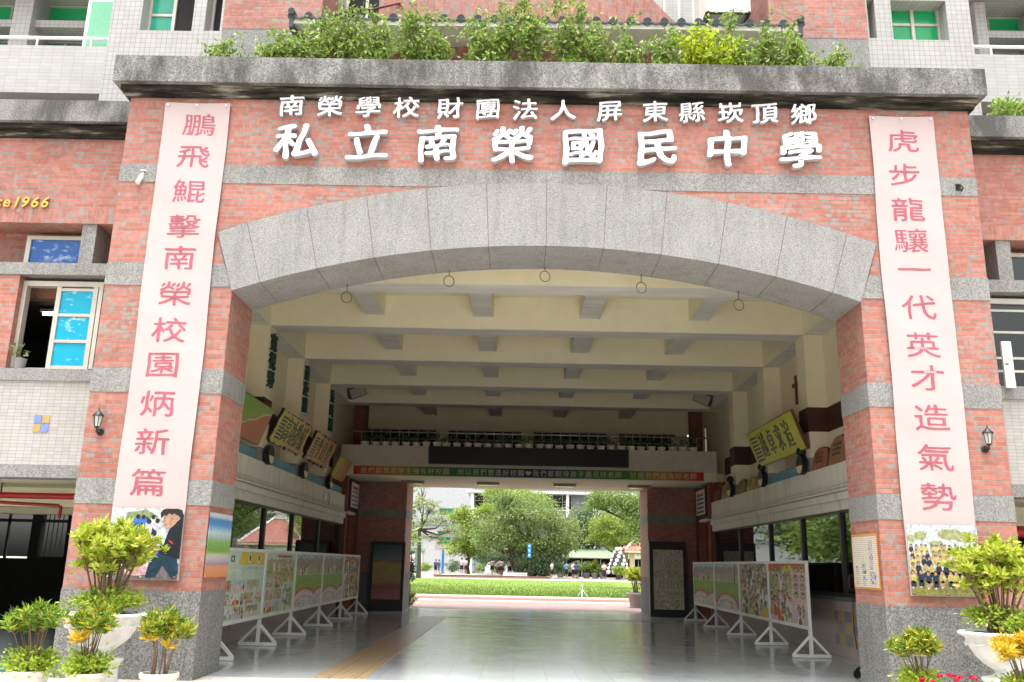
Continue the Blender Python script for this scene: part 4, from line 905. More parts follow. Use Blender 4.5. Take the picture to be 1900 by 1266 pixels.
t = thing('switch_box', 'small pale intercom box on the left brick door post', 'box', (-5.49, 17.2, 1.5))
MB().box(0, .05, -.09, .09, -.16, .16).build('body', MT['pot'], t); MB().box(.05, .056, -.06, .06, -.02, .12).build('panel', MT['grayp'], t)

# ---------------------------------------------------------------- display boards on A-feet
def ph(name, stops, sc=11., det=4): return mat('photo_'+name, rough=.5, spec=.12, fn=lambda nt, b: ramp(nt, noise(nt, sc, pos(nt), det, .65), stops))
PH = [ph('mint', [(.3, (.42,.58,.46)), (.7, (.58,.70,.58))], 3), ph('green', [(.3, (.14,.32,.04)), (.55, (.27,.45,.07)), (.7, (.42,.52,.14))], 9), ph('crowd', [(.32, (.06,.05,.05)), (.44, (.28,.22,.15)), (.52, (.52,.44,.30)), (.62, (.70,.66,.6))], 16),
      ph('pink', [(.3, (.5,.28,.27)), (.5, (.66,.48,.46)), (.7, (.75,.68,.66))], 14), ph('white', [(.3, (.55,.55,.52)), (.7, (.78,.77,.74))], 14), ph('dark', [(.35, (.04,.04,.045)), (.6, (.16,.14,.12))], 12), ph('red', [(.3, (.42,.05,.04)), (.6, (.58,.14,.06)), (.7, (.6,.3,.1))], 7),
      ph('yellow', [(.3, (.58,.42,.03)), (.7, (.68,.54,.07))], 4), ph('sky', [(.3, (.30,.42,.5)), (.7, (.55,.64,.68))], 7), ph('olive', [(.3, (.24,.25,.13)), (.5, (.42,.43,.24)), (.7, (.58,.57,.38))], 13), ph('skin', [(.3, (.45,.28,.2)), (.7, (.62,.42,.32))], 12), ph('brown', [(.3, (.26,.2,.16)), (.7, (.45,.38,.33))], 8)]
PHI = {k: i for i, k in enumerate('mint green crowd pink white dark red yellow sky olive skin brown'.split())}
def poster(t, s, hw, z0, z1, kind, seed):
    rr = random.Random(seed*13+1); mb = MB(); w0, w1 = -hw+.05, hw-.05; H = z1-z0; k = [0]; f = -s
    u = (lambda q: w0+(w1-w0)*q) if s < 0 else (lambda q: w1-(w1-w0)*q)
    def P(col, pts):
        mb.cur = PHI[col]; k[0] += 1; x = f*(.0125+k[0]*.00002); mb.add([(x, u(a), z0+H*b) for a, b in pts], [tuple(range(len(pts)))])
    def R(col, a0, b0, a1, b1): P(col, [(a0, b0), (a1, b0), (a1, b1), (a0, b1)])
    def E(col, a, b, ra, rb, n=9): P(col, [(min(1, max(0, a+ra*cos(q))), min(1, max(0, b+rb*sin(q)))) for q in np.linspace(0, 2*pi, n, endpoint=False)])
    def figs(n, a0, b0, a1, b1, sz, cols):
        for b in sorted((rr.uniform(b0, b1) for _ in range(n)), reverse=True):
            a = rr.uniform(a0+sz*.4, a1-sz*.4); E(rr.choice(cols), a, b-sz*.9, sz*.42, sz*.95); E('dark', a, b+sz*.35, sz*.24, sz*.36, 7); E('skin', a, b+sz*.22, sz*.17, sz*.26, 7)
    mb.cur = PHI[{'grid': 'mint', 'field': 'brown', 'crowd': 'olive', 'event': 'pink'}[kind]]; mb.box(-.012, .012, w0, w1, z0, z1)
    def photo(a0, b0, a1, b1):
        c = rr.choice(['olive', 'crowd', 'sky', 'pink', 'brown', 'white']); R(c, a0, b0, a1, b1); m = b0+(b1-b0)*rr.uniform(.25, .5)
        R(rr.choice(['green', 'brown', 'pink', 'red', 'olive']), a0, b0, a1, m); figs(rr.randint(3, 9), a0, b0+(b1-b0)*.25, a1, b1-(b1-b0)*.2, (b1-b0)*.28, ['white', 'pink', 'yellow', 'sky', 'red', 'dark'])
    if kind == 'grid':
        if seed == 1:
            P('yellow', [(.36, .80), (.99, .80), (.99, .985), (.42, .985)])
            for a in (.62, .84): E('white', a, .89, .045, .075); E('dark', a, .90, .025, .05)
            for j in range(2): R('dark', .06+j*.13, .84, .14+j*.13, .93); R('mint', .085+j*.13, .86, .115+j*.13, .91)
            R('sky', .55, .73, .97, .77); R('white', .05, .70, .45, .73)
        else:
            R('red', .36, .92, .86, .96); R('olive', .03, .55, .5, .88); R('crowd', .46, .50, .97, .90); figs(26, .03, .56, .97, .86, .09, ['yellow', 'olive', 'white', 'yellow', 'green'])
            figs(26, .55, .06, .97, .42, .09, ['pink', 'white', 'green', 'sky'])
        b = .03
        for r in range(3):
            h = rr.uniform(.15, .19); a = .03
            while a < (.9 if seed == 1 else .45):
                w = rr.uniform(.18, .30); photo(a, b, min(.97, a+w), b+h); a += w+.03
            b += h+.035
    elif kind == 'field':
        R('olive', 0, .62, 1, .9); R('sky', 0, .9, 1, 1); figs(22, .0, .68, 1, .96, .07, ['brown', 'olive', 'white', 'dark', 'pink'])
        for a in (.15, .4, .66, .9): E('brown', a, .84, .17, .09)
        R('white', 0, .60, 1, .615); P('green', [(0, .28), (1, .26), (1, .60), (.7, .605), (.3, .60), (0, .605)])
        for j, (c, rb) in enumerate((('red', .31), ('pink', .265), ('white', .22), ('pink', .17), ('white', .12))):
            for a in ((.36, 1.02) if seed % 2 == 0 else (.5,)): E(c, a, .06, .46-.04*j, rb, 22)
        R('white', 0, 0, 1, .05); figs(14, 0, .02, 1, .16, .06, ['pink', 'white', 'sky'])
        if seed in (4, 9):
            P('dark', [(.80, .55), (.86, .97), (.89, .97), (.85, .55)])
    elif kind == 'crowd':
        figs(60, 0, .55, 1, .97, .12, ['dark', 'brown', 'olive', 'white', 'crowd']); figs(60, 0, .06, 1, .6, .15, ['olive', 'yellow', 'white', 'olive', 'dark'])
        if seed == 3: P('red', [(0, .88), (.5, 1), (1, .88), (1, .82), (.5, .93), (0, .82)])
    else:
        R('red', 0, .86, 1, 1); P('yellow', [(.3, .86), (.7, .86), (.62, .97), (.36, .95)]); R('olive', 0, .5, .64, .82); figs(40, 0, .5, .64, .9, .10, ['crowd', 'green', 'white', 'brown', 'olive'])
        figs(44, 0, .05, .66, .48, .12, ['pink', 'white', 'pink', 'red', 'green', 'sky']); R('white', .66, .28, .97, .29)
        for r in range(4):
            for c in range(2): E('brown', .75+c*.16, .90-r*.14, .07, .065, 12); E('skin', .75+c*.16, .90-r*.14, .04, .045); E('dark', .75+c*.16, .925-r*.14, .03, .02)
        figs(14, .68, .05, .97, .26, .1, ['pink', 'sky', 'dark', 'white'])
    mb.build('poster', PH, t)
def board(s, y0, y1, kind, seed, label, feet):
    X = s*4.93
    t = thing('display_board', label, 'display board', (X, (y0+y1)/2, 0), 'white framed photo boards along the passage walls')
    hw = (y1-y0)/2
    zb, zt = .47, 1.67
    f = MB()
    f.box(-.025, .025, -hw+.004, hw-.004, zt-.05, zt).box(-.025, .025, -hw+.004, hw-.004, zb, zb+.06).box(-.025, .025, -hw+.004, -hw+.055, zb+.06, zt-.05).box(-.025, .025, hw-.055, hw-.004, zb+.06, zt-.05)
    f.build('frame', MT['white'], t)
    poster(t, s, hw, zb+.055, zt-.045, kind, seed)
    for yy in feet:
        q = MB(); r = .03
        q.box(-r, r, yy-r, yy+r, .02, zb).box(-.34, .34, yy-r*.9, yy+r*.9, .006, .06)
        for d in (-1, 1): q.tube([(d*.32, yy, .05), (d*.02, yy, .36)], .03, 4)
        q.build('foot', MT['white'], t)
lys = [2.25, 4.80, 7.1, 9.8, 12.4, 14.85]; rys = [4.68, 7.2, 9.65, 12.3, 15.1]
kl = [('grid', 1, 'green and yellow photo board nearest the left pillar'), ('grid', 6, 'second photo board from the left pillar with many small pictures'), ('field', 2, 'middle left photo board with a wide green playing field'), ('field', 4, 'fourth left photo board with green field and pink crowd'), ('crowd', 3, 'farthest left photo board showing a dense crowd')]
kr = [('event', 7, 'nearest right photo board with a red strip on top'), ('crowd', 8, 'second right photo board covered by a dull grey-green crowd'), ('field', 9, 'third right photo board with yellow-green field'), ('field', 10, 'farthest right photo board with green field and blue top')]
for i, (k, sd, lb) in enumerate(kl):
    a, b = lys[i], lys[i+1]; board(-1, a, b, k, sd, lb, [(b-a)/2-.035]+([-(b-a)/2+.035] if i == 0 else []))
for i, (k, sd, lb) in enumerate(kr):
    a, b = rys[i], rys[i+1]; board(1, a, b, k, sd, lb, [-(b-a)/2+.035]+([(b-a)/2-.035] if i == 3 else []))
t = thing('wall_phone', 'black wall telephone with hanging cord beside the right display window', 'telephone', (5.56, 4.2, 1.3))
MB().box(0, .05, -.05, .05, -.14, .16).build('body', MT['black'], t); MB().tube([(-.02, 0, -.12), (-.06, 0, -.08), (-.06, 0, .10), (-.02, 0, .14)], .022, 8).build('handset', MT['black'], t, True)
MB().tube([(0, .02, -.14), (-.01, .05, -.4), (-.01, .06, -.8), (-.01, 0, -1.1)], .008, 5).build('cord', MT['iron'], t)
t = thing('chair_castor', 'black castor foot poking out beside the right pillar', 'castor', (4.62, 1.75, 0))
MB().lathe([(.05, -.015), (.06, -.01), (.06, .01), (.05, .015)], (0, 0, 0), 16).build('wheel', MT['black'], t, True); t.children[-1].rotation_euler = (pi/2, 0, .3); t.children[-1].location.z = .06
MB().tube([(0, 0, .12), (.1, .06, .16), (.28, .2, .17)], [.02, .028, .03], 8).build('leg', MT['black'], t, True)
# ================================================================ WINGS
def wing(s, label):
    t = thing('school_wing', label, 'building', (0, 0, 0))
    yf = .9; X = lambda a: s*a; xo = 18.
    b = MB()
    b.box(X(6.201), X(xo), yf, yf+.5, 6.69, 7.88)
    if s < 0: b.box(X(7.95), X(xo), yf, yf+.3, 4.16, 5.62)
    b.build('brick_wall', MT['brick'], t)
    MB().box(X(6.201), X(xo), yf-.004, yf+.5, 6.46, 6.69).build('soldier_course', MT['brick_v'], t)
    MB().box(X(6.27), X(xo), yf-.06, yf+.4, 7.88, 8.0).box(X(6.32), X(xo), yf-.12, yf+.4, 8.0, 8.09).build('cornice_moulding', MT['mould'], t)
    MB().box(X(6.42), X(xo), yf-.2, yf+.6, 8.09, 8.45).build('cornice', MT['cornice'], t)
    MB().box(X(6.205), X(xo), yf-.02, yf+.45, 5.62, 5.81).build('stone_band', MT['granite'], t)
    # recessed slot above the band
    MB().box(X(6.205), X(xo), yf+.5, yf+.7, 5.4, 7.).build('slot_back', MT['brick'], t)
    MB().box(X(6.90), X(7.12), yf+.02, yf+.5, 5.81, 6.459).build('stone_block', MT['granite'], t)
    fb = MB().box(X(7.14), X(7.2), yf+.3, yf+.38, 5.815, 6.3)
    fb.box(X(8.05), X(8.12), yf+.3, yf+.38, 5.815, 6.3).box(X(7.14), X(8.12), yf+.3, yf+.38, 6.3, 6.36)
    f = fb.build('upper_window', MT['frame_al'], t); MB().box(X(7.2), X(8.05), yf+.33, yf+.35, 5.81, 6.3).build('pane', MT['cloud_blue'] if s < 0 else MT['glass_dark'], f)
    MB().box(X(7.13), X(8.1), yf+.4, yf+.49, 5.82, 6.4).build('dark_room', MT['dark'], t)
    # main window
    x0, x1 = (6.72, 7.95) if s < 0 else (6.70, 9.6)
    f = MB().box(X(x0), X(x0+.06), yf+.12, yf+.24, 4.17, 5.48).box(X(x1-.06), X(x1), yf+.12, yf+.24, 4.17, 5.48).box(X(x0), X(x1), yf+.12, yf+.24, 5.48, 5.56).box(X(x0), X(x1), yf+.12, yf+.24, 4.16, 4.2)
    wf = f.build('window', MT['frame_al'], t)
    if s < 0:
        g = MB()
        for a, c in ((6.80, 6.87), (7.36, 7.43)): g.box(X(a), X(c), yf+.13, yf+.19, 4.2, 5.48)
        for z in (4.2, 4.60, 5.01, 5.41): g.box(X(6.87), X(7.36), yf+.135, yf+.185, z, z+.045)
        sa = g.build('sash', MT['frame_al'], wf)
        MB().box(X(6.87), X(7.36), yf+.155, yf+.165, 4.24, 5.42).build('pane', MT['cloud_cyan'], wf)
    else:
        g = MB()
        for z in (4.42, 4.62, 5.02, 5.36): g.box(X(x0+.06), X(x1-.06), yf+.15, yf+.2, z, z+.035)
        for x in (7.7, 8.65): g.box(X(x), X(x+.06), yf+.14, yf+.21, 4.2, 5.48)
        g.build('sash', MT['frame_al'], wf); MB().box(X(x0+.06), X(x1-.06), yf+.17, yf+.18, 4.2, 5.48).build('pane', MT['glass_dark'], wf)
    rm = MB()     # the room behind
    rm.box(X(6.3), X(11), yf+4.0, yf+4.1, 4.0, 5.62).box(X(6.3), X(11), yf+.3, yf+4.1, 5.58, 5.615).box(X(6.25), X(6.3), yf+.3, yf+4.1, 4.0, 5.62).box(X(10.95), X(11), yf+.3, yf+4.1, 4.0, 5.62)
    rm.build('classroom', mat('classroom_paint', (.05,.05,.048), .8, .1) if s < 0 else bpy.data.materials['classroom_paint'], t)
    MB().box(X(6.205), X(xo), yf-.03, yf+.4, 3.98, 4.16).build('sill', MT['granite'], t)
    MB().box(X(6.205), X(xo), yf+.3, yf+4.1, 3.7, 3.98).build('floor_slab', MT['cream'], t)
    MB().box(X(6.202), X(xo), yf, yf+.4, 2.75, 3.98).build('tiled_panel', MT['white_tile_w'], t)
    MB().box(X(6.203), X(xo), yf-.02, yf+.4, 2.57, 2.75).build('lintel', MT['granite'], t)
    if s < 0:
        ct = MB()
        for i in range(2):
            for j in range(2):
                ct.cur = (i+j) % 2; ct.box(-7.40+i*.118, -7.29+i*.118, yf-.008, yf-.002, 3.225+j*.128, 3.345+j*.128)
        ct.build('coloured_tile', [bpy.data.materials['ochre_tile'], mat('periwinkle_tile', (.17,.25,.52), .3, .4)], t)
    # garage behind the open ground floor
    ga = MB()
    ga.box(X(6.2), X(xo), yf+.4, 11.5, 2.62, 2.72)
    for y in (3.6, 6.4): ga.box(X(6.2), X(xo), y, y+.35, 2.3, 2.62)
    ga.build('garage_ceiling', MT['cream'], t)
    gw = MB().box(X(xo-.2), X(xo), yf, 11.5, 0, 2.7).box(X(6.2), X(6.4), 1.2, 11.5, 0, 2.7)
    g0, g1, g2, g3 = [abs(at(px, 1000, 11.2).x) for px in (122, 72, 55, -40)]
    ox = [(6.4, g0, 0, 2.7), (g0, g1, 0, 1.45), (g0, g1, 2.66, 2.7), (g1, g2, 0, 2.7), (g2, g3, 0, 1.4), (g2, g3, 2.66, 2.7), (g3, xo, 0, 2.7)]
    for a, c, z0, z1 in ox: gw.box(X(a), X(c), 11.2, 11.45, z0, z1)
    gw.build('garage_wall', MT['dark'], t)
    fr = MB()
    for x in list(np.arange(g0+.05, g1, .12)): fr.tube([(X(x), 11.3, 1.45), (X(x), 11.3, 2.66)], .014, 5)
    fr.box(X(g0), X(g3), 11.28, 11.33, 2.30, 2.38).box(X(g2+.6), X(g2+.66), 11.28, 11.33, 1.4, 2.66)
    fr.build('garage_grille', MT['black'], t)
    MB().box(X(6.2), X(xo), yf-.3, 11.5, -.2, 0.).build('garage_floor', mat('green_epoxy_floor', (.08,.17,.14), .25, .5) if s < 0 else bpy.data.materials['green_epoxy_floor'], t)
    return t
wing(-1, 'left brick school wing with an open sky-papered window above a dark garage')
wing(1, 'right brick school wing with a dark window above a dark garage opening')
tp = thing('fire_pipe', 'red fire sprinkler pipe under the left garage ceiling', 'pipe', (0, 0, 0))
MB().tube([(-6.5, 2.6, 2.42), (-14, 2.6, 2.42)], .05, 10).build('main_pipe', MT['red'], tp, True)
MB().tube([(-10.5, 2.5, 2.36), (-8.0, 3.1, 2.30), (-7.95, 3.1, 2.28), (-7.95, 3.1, 2.10)], .028, 8).build('branch_pipe', MT['red'], tp, True)
mb = MB()
for x in (-7.2, -8.7, -10.2): mb.tube([(x, 2.6, 2.44), (x, 2.6, 2.62)], .012, 6)
mb.build('hanger', MT['iron'], tp)
tp = thing('fire_pipe', 'red pipe crossing the right garage opening', 'pipe', (0, 0, 0)); MB().tube([(6.5, 2.2, 2.15), (14, 2.2, 2.15)], .09, 10).build('main_pipe', MT['red'], tp, True)
MB().tube([(8.2, 2.2, 2.2), (8.2, 2.2, 2.62)], .012, 6).build('hanger', MT['iron'], tp)
t = thing('exit_lamp', 'small dark angled lamp box in the top corner of the left garage', 'lamp', (-6.9, 2.0, 2.33))
MB().box(-.13, .13, -.05, .05, -.12, .12).build('housing', MT['black'], t); MB().prism([(-.1, -.09), (.1, 0), (-.1, .09)], -.056, -.051, 'y').build('lens', MT['blue'], t)
# parked scooters in the dark garage
def scooter(x, y, c, label, rz):
    t = thing('parked_scooter', label, 'scooter', (x, y, 0), 'scooters in the dark garage', rz)
    for yy in (-.6, .6):
        w = MB().tube([(.0, yy+.2*cos(q), .25+.2*sin(q)) for q in np.linspace(0, 2*pi, 21)], .05, 7, False).build('wheel', MT['black'], t, True)
        MB().tube([(-.04, yy, .25), (.04, yy, .25)], .12, 12).build('rim', MT['steel'], w)
    MB().prism([(-.75, .45), (-.55, .72), (-.05, .74), (.0, .36), (.35, .33), (.5, .85), (.6, .9), (.66, .5), (.45, .24), (-.3, .24), (-.5, .45)], -.14, .14, 'x').build('body', mat('scooter_paint_'+label.split()[0], c, .25, .5), t, tri=True)
    MB().prism([(-.7, .74), (-.65, .82), (-.1, .80), (-.04, .74)], -.13, .13, 'x').build('seat', MT['black'], t)
    MB().tube([(-.32, .5, 1.0), (-.1, .56, 1.02), (.1, .56, 1.02), (.32, .5, 1.0)], .018, 6).tube([(0, .54, .85), (0, .56, 1.02)], .03, 6).build('handlebar', MT['black'], t)
    MB().lathe([(.001, 0), (.06, .0), (.07, .03)], (0, 0, 0), 12).build('headlight', MT['steel'], t).location = (0, .62, .8)
    for s in (-1, 1): MB().tube([(s*.28, .5, 1.0), (s*.3, .5, 1.14)], .01, 5).lathe([(.06, 0), (.06, .02)], (s*.31, .5, 1.16), 10, 1, .3).build('mirror', MT['black'], t)
scooter(-7.6, 7.2, (.25,.02,.02), 'red scooter parked in the dark left garage', 2.9)
scooter(-8.6, 7.5, (.03,.03,.035), 'black scooter parked in the dark left garage', 3.3)
t = thing('gold_lettering', 'gold raised lettering on the left wing above the upright bricks', 'lettering', (-7.66, .9, 6.71))
for k, ch in enumerate('Since 1966'):
    if ch != ' ': latin_mesh('character', ch, .235, .03, MT['gold'], t, .22, .004, 'CENTER').location = (-1.13+[0, .12, .205, .32, .45, 0, .60, .73, .885, 1.04][k], -.02, 0)
t = thing('fluorescent_lamp', 'lit fluorescent tube seen through the open left window', 'lamp', (-8.15, 2.6, 5.5))
MB().box(-.35, .35, -.06, .06, 0, .05).build('housing', MT['pot'], t)
em = bpy.data.materials.new('lit_tube'); em.use_nodes = True; em.node_tree.nodes['Principled BSDF'].inputs['Emission Color'].default_value = (1, .97, .88, 1); em.node_tree.nodes['Principled BSDF'].inputs['Emission Strength'].default_value = 3.
MB().tube([(-.32, 0, -.03), (.32, 0, -.03)], .022, 8).build('tube', em, t)
t = thing('sill_plant', 'small pale-leaved pot plant on the left window sill', 'potted plant', (-7.80, 1.0, 4.16))
MB().lathe([(.07, 0), (.09, .16), (.095, .17), (.07, .17)], (0, 0, 0), 14).build('pot', MT['grayp'], t, True)
leaves('foliage', RNG.normal(size=(26, 3))*[.05, .04, .07]+[-.03, 0, .27], rdir(26, .5), .09, .04, L_TREEP, t)
t = thing('hanging_sign', 'narrow blank white sign at the edge of the right window', 'sign', (6.80, .80, 4.48))
MB().box(-.07, .07, -.02, .02, -.345, .345).build('panel', MT['white'], t); MB().box(-.05, .0, -.024, -.02, -.01, .012).build('slot', MT['black'], t); MB().tube([(0, .02, .2), (0, .12, .2)], .012, 6).tube([(0, .02, -.2), (0, .12, -.2)], .012, 6).build('bracket', MT['iron'], t)

# ================================================================ UPPER STOREYS
up = thing('upper_building', 'white tiled and brick upper storeys with green windows behind the gate roof', 'building', (0, 0, 0))
YU = 2.5
def opening_wall(mb, x0, x1, z0, z1, ops, y0, y1):
    xs = sorted({x0, x1, *[o[0] for o in ops], *[o[1] for o in ops]})
    for a, b in zip(xs[:-1], xs[1:]):
        cuts = sorted([(o[2], o[3]) for o in ops if o[0] <= a+1e-6 and o[1] >= b-1e-6]); z = z0
        for c, d in cuts:
            if c > z: mb.box(a, b, y0, y1, z, c)
            z = d
        if z < z1: mb.box(a, b, y0, y1, z, z1)
    return mb
def win(x0, x1, z0, z1, y, panes, rows, parent, frame=.05, dark=()):
    f = MB().box(x0, x1, y, y+.07, z0, z0+frame).box(x0, x1, y, y+.07, z1-frame, z1).box(x0, x0+frame, y, y+.07, z0+frame, z1-frame).box(x1-frame, x1, y, y+.07, z0+frame, z1-frame)
    n = len(panes)
    for k in range(1, n): x = x0+(x1-x0)*k/n; f.box(x-.03, x+.03, y-.01, y+.06, z0+frame, z1-frame)
    for z in rows:
        for k in range(n):
            if panes[k] is not MT['dark']: f.box(x0+(x1-x0)*k/n+.03, x0+(x1-x0)*(k+1)/n-.03, y+.01, y+.06, z-.025, z+.025)
    o = f.build('window', MT['frame_al'], parent)
    for k in range(n):
        MB().box(x0+(x1-x0)*k/n+.02, x0+(x1-x0)*(k+1)/n-.02, y+.035, y+.045, z0+frame, z1-frame).build('pane', panes[k], o)
g, te, dk = MT['green_film'], MT['teal_film'], MT['dark']
TOP = 13.5
mb = MB()
opening_wall(mb, -8.02, -5.93, 8.4, TOP, [(-7.46, -6.50, 10.90, 12.4), (-6.27, -5.98, 10.91, 12.4)], YU, YU+.4)
mb.build('tiled_wall', MT['white_tile'], up)
mb = MB(); opening_wall(mb, 5.93, 7.85, 8.4, TOP, [(5.96, 6.10, 10.98, 11.80), (6.40, 7.42, 10.96, 11.78)], YU, YU+.4)
mb.build('tiled_wall', MT['white_tile'], up)
win(-7.46, -6.50, 10.9, 12.4, YU+.28, [te, dk], [11.42], up); win(-6.27, -5.98, 10.91, 12.4, YU+.28, [dk], [], up)
win(5.96, 6.10, 10.98, 11.90, YU+.28, [g], [11.47], up); win(6.40, 7.42, 10.96, 11.90, YU+.28, [g, g], [11.47], up)
MB().box(-8.0, -5.94, YU+.41, YU+.5, 10.5, TOP).box(5.94, 7.8, YU+.41, YU+.5, 10.5, TOP).build('dark_room', MT['dark'], up)
# balcony fronts left and right
for s in (-1, 1):
    a0 = 8.02 if s < 0 else 7.86; zt = 10.57 if s < 0 else 10.70; zb = zt-.96
    MB().box(s*a0, s*16, YU+.03, YU+.18, zb, zt).build('balcony_front', MT['white_tile_long'], up)
    MB().box(s*a0, s*16, YU+.18, YU+2.4, zb, zb+.2).build('balcony_floor', MT['white_tile_long'], up)
    MB().box(s*a0, s*16, YU+.55, YU+.7, 8.4, zb).build('lower_wall', MT['white_tile'], up)
    r = MB().tube([(s*(a0-.05), YU+.1, zt+.2), (s*16, YU+.1, zt+.2)], .032, 8)
    for k in range(8): x = s*(a0+.35+k*1.0); r.tube([(x, YU+.1, zt), (x, YU+.1, zt+.2)], .02, 6)
    r.build('handrail', MT['white'], up, True)
    # recessed wall behind the balcony: tiled piers, beams, green windows
    def zs(px, py0, py1, Y): return at(px, py1, Y).z, at(px, py0, Y).z
    yc, yw = 3.25, 3.8
    if s < 0: piers = [(20, 55), (-170, -120)]; spans = [(80, 168), (-120, 20)]; pr = 45
    else: piers = [(1812, 1832), (1925, 1960)]; spans = [(1832, 1925), (1960, 2060)]; pr = 1860
    bz0, bz1 = (zs(pr, 37, 50, 3.4) if s < 0 else zs(pr, 57, 70, 3.4))
    uz0, uz1 = (zs(pr, 14, 37, yw) if s < 0 else zs(pr, 36, 57, yw))
    for a, c in piers: MB().box(at(a, 50, yc).x, at(c, 50, yc).x, yc, yw+.1, zb+.2, 12.3).build('pier', MT['white_tile'], up)
    MB().box(s*a0, s*16, 3.4, yw+.1, bz0, bz1).build('window_beam', MT['white_tile'], up)
    MB().box(s*a0, s*16, YU+.18, yw+.8, uz1+.06, uz1+.5).build('balcony_ceiling', MT['white_tile'], up)
    MB().box(s*a0, s*16, yw+.3, yw+.4, zb, 12.4).build('dark_room', MT['dark'], up)
    for k, (a, c) in enumerate(spans):
        x0_, x1_ = at(a, 40, yw).x, at(c, 40, yw).x
        win(x0_, x1_, bz1-.02, uz1+.05, yw, [g], [], up, .03); win(x0_, x1_, zb+.2, bz0+.02, yw+.1, [te, te] if k == 0 else [dk, te], [], up)
p0, p1 = at(166, 40, 2.75), at(213, 40, 2.75)
MB().box(p0.x-.07, p1.x+.03, 2.75, 2.83, 9.9, 12.2).build('green_door', MT['white'], up)
MB().box(p0.x, p1.x, 2.735, 2.75, 9.9, at(190, 4, 2.75).z).build('door_panel', MT['mint'], up)
# brick piers, stone base
for a, c in ((-5.929, -4.12), (4.13, 5.929)):
    MB().box(a, c, YU-.02, YU+1.2, 10.95, TOP).build('brick_pier', MT['brick'], up)
    MB().box(a, c, YU-.015, YU+1.2, 8.4, 10.95).build('stone_base', MT['granite'], up)
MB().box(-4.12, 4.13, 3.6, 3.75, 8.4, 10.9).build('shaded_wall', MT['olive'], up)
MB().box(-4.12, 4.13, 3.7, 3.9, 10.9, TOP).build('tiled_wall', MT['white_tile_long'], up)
mb = MB(); n = 20; xs = np.linspace(-3.2, 3.05, n+1)     # bowed balcony front faced with upright bricks
yy = lambda x: 3.2-.75*cos((x+.07)/3.2*pi/2)**1.0
tz = lambda x: 12.2 if x < 1.9 else 12.2-1.0*((x-1.9)/1.15)**.7
for a, b in zip(xs[:-1], xs[1:]):
    mb.add([(a, yy(a), 10.4), (b, yy(b), 10.4), (b, yy(b), tz(b)), (a, yy(a), tz(a)), (a, yy(a)+.15, 10.4), (b, yy(b)+.15, 10.4), (b, yy(b)+.15, tz(b)), (a, yy(a)+.15, tz(a))], [(0,1,2,3), (4,7,6,5), (3,2,6,7), (0,4,5,1)])
mb.build('bowed_balcony', MT['brick_v'], up)
r = MB()
for x in (2.0, 2.3, 2.6, 2.9): r.tube([(x, yy(x)+.07, tz(x)), (x, yy(x)+.07, 12.6)], .018, 6)
r.build('baluster', MT['white'], up)
win(-3.95, -3.1, 11.72, 12.9, 3.64, [dk, dk], [], up)
# tiled canopy
cp = thing('tiled_canopy', 'dark slate tiled canopy with scalloped eave behind the shrubs', 'canopy', (0, 0, 0))
XE, ZE, YE = 4.44, 10.69, 1.75
MB().prism([(YE, ZE-.10), (YE, ZE), (3.59, ZE+.42), (3.59, ZE+.24)], -XE+.02, XE-.02, 'x').build('slab', mat('canopy_soffit', (.55,.54,.47), .7, .2), cp)
mb = MB(); npan = 30
for i in range(npan+1):
    x = -XE+2*XE*i/npan
    mb.tube([(x, YE-.03, ZE+.03), (x, 3.6, ZE+.47)], .075, 10)
mb2 = mb.build('tile_roll', MT['roof_tile'], cp, True)
mb = MB()
for i in range(npan):
    x0 = -XE+2*XE*i/npan; x1 = -XE+2*XE*(i+1)/npan; xm = (x0+x1)/2
    mb.prism([(x0, ZE+.03), (xm, ZE-.02), (x1, ZE+.03), (x1, ZE+.06), (xm, ZE+.015), (x0, ZE+.06)], YE-.03, 3.6, 'y')
for v in range(len(mb.v)):
    x, y, z = mb.v[v]; mb.v[v] = (x, y, z+(y-YE)*.238)
mb.build('tile_pan', MT['roof_tile'], cp, True)
for s in (-1, 1): MB().tube([(s*XE, YE-.08, ZE+.10), (s*(XE+.02), YE+.3, ZE+.16), (s*XE, 3.6, ZE+.60)], [.06, .07, .07], 8).box(s*(XE-.03), s*(XE+.04), YE-.02, 3.59, ZE-.18, ZE+.02).build('verge', MT['roof_tile'], cp, True)
ac = thing('air_conditioner', 'air conditioner on a steel bracket at the right of the upper balcony', 'air conditioner', (3.42, 2.9, 11.55))
MB().box(-.42, .42, -.3, .3, 0, .7).build('casing', MT['pot'], ac)
MB().tube([(-.38, -.35, -.03), (-.38, .6, -.03), (-.38, .6, -.7), (-.38, -.3, -.04)], .025, 6).tube([(.38, -.35, -.03), (.38, .6, -.03), (.38, .6, -.7), (.38, -.3, -.04)], .025, 6).tube([(-.42, -.3, -.03), (.42, -.3, -.03)], .025, 6).build('bracket', MT['frame_dark'], ac)
MB().tube([(.3, .2, .1), (.5, .1, -.2), (.35, .3, -.35), (.6, .3, -.6), (.62, .5, -.75)], .014, 6).tube([(.42, 0, .2), (.55, .1, -.1), (.45, .2, -.3)], .014, 6).build('hose', MT['pot'], ac, True)
t = thing('drain_hose', 'thin dark red hose crossing the white tiles above the canopy', 'hose', (0, 0, 0))
MB().tube([at(620, 30, 3.0), at(655, 18, 3.0), at(690, 18, 3.0), at(742, 6, 3.0), at(748, 20, 3.0)], .022, 6).build('tube', mat('maroon_hose', (.14,.03,.03), .5, .3), t, True)
MB().box(-3.82, -3.78, 2.98, 3.72, 11.14, 11.18).build('clip', MT['iron'], t)

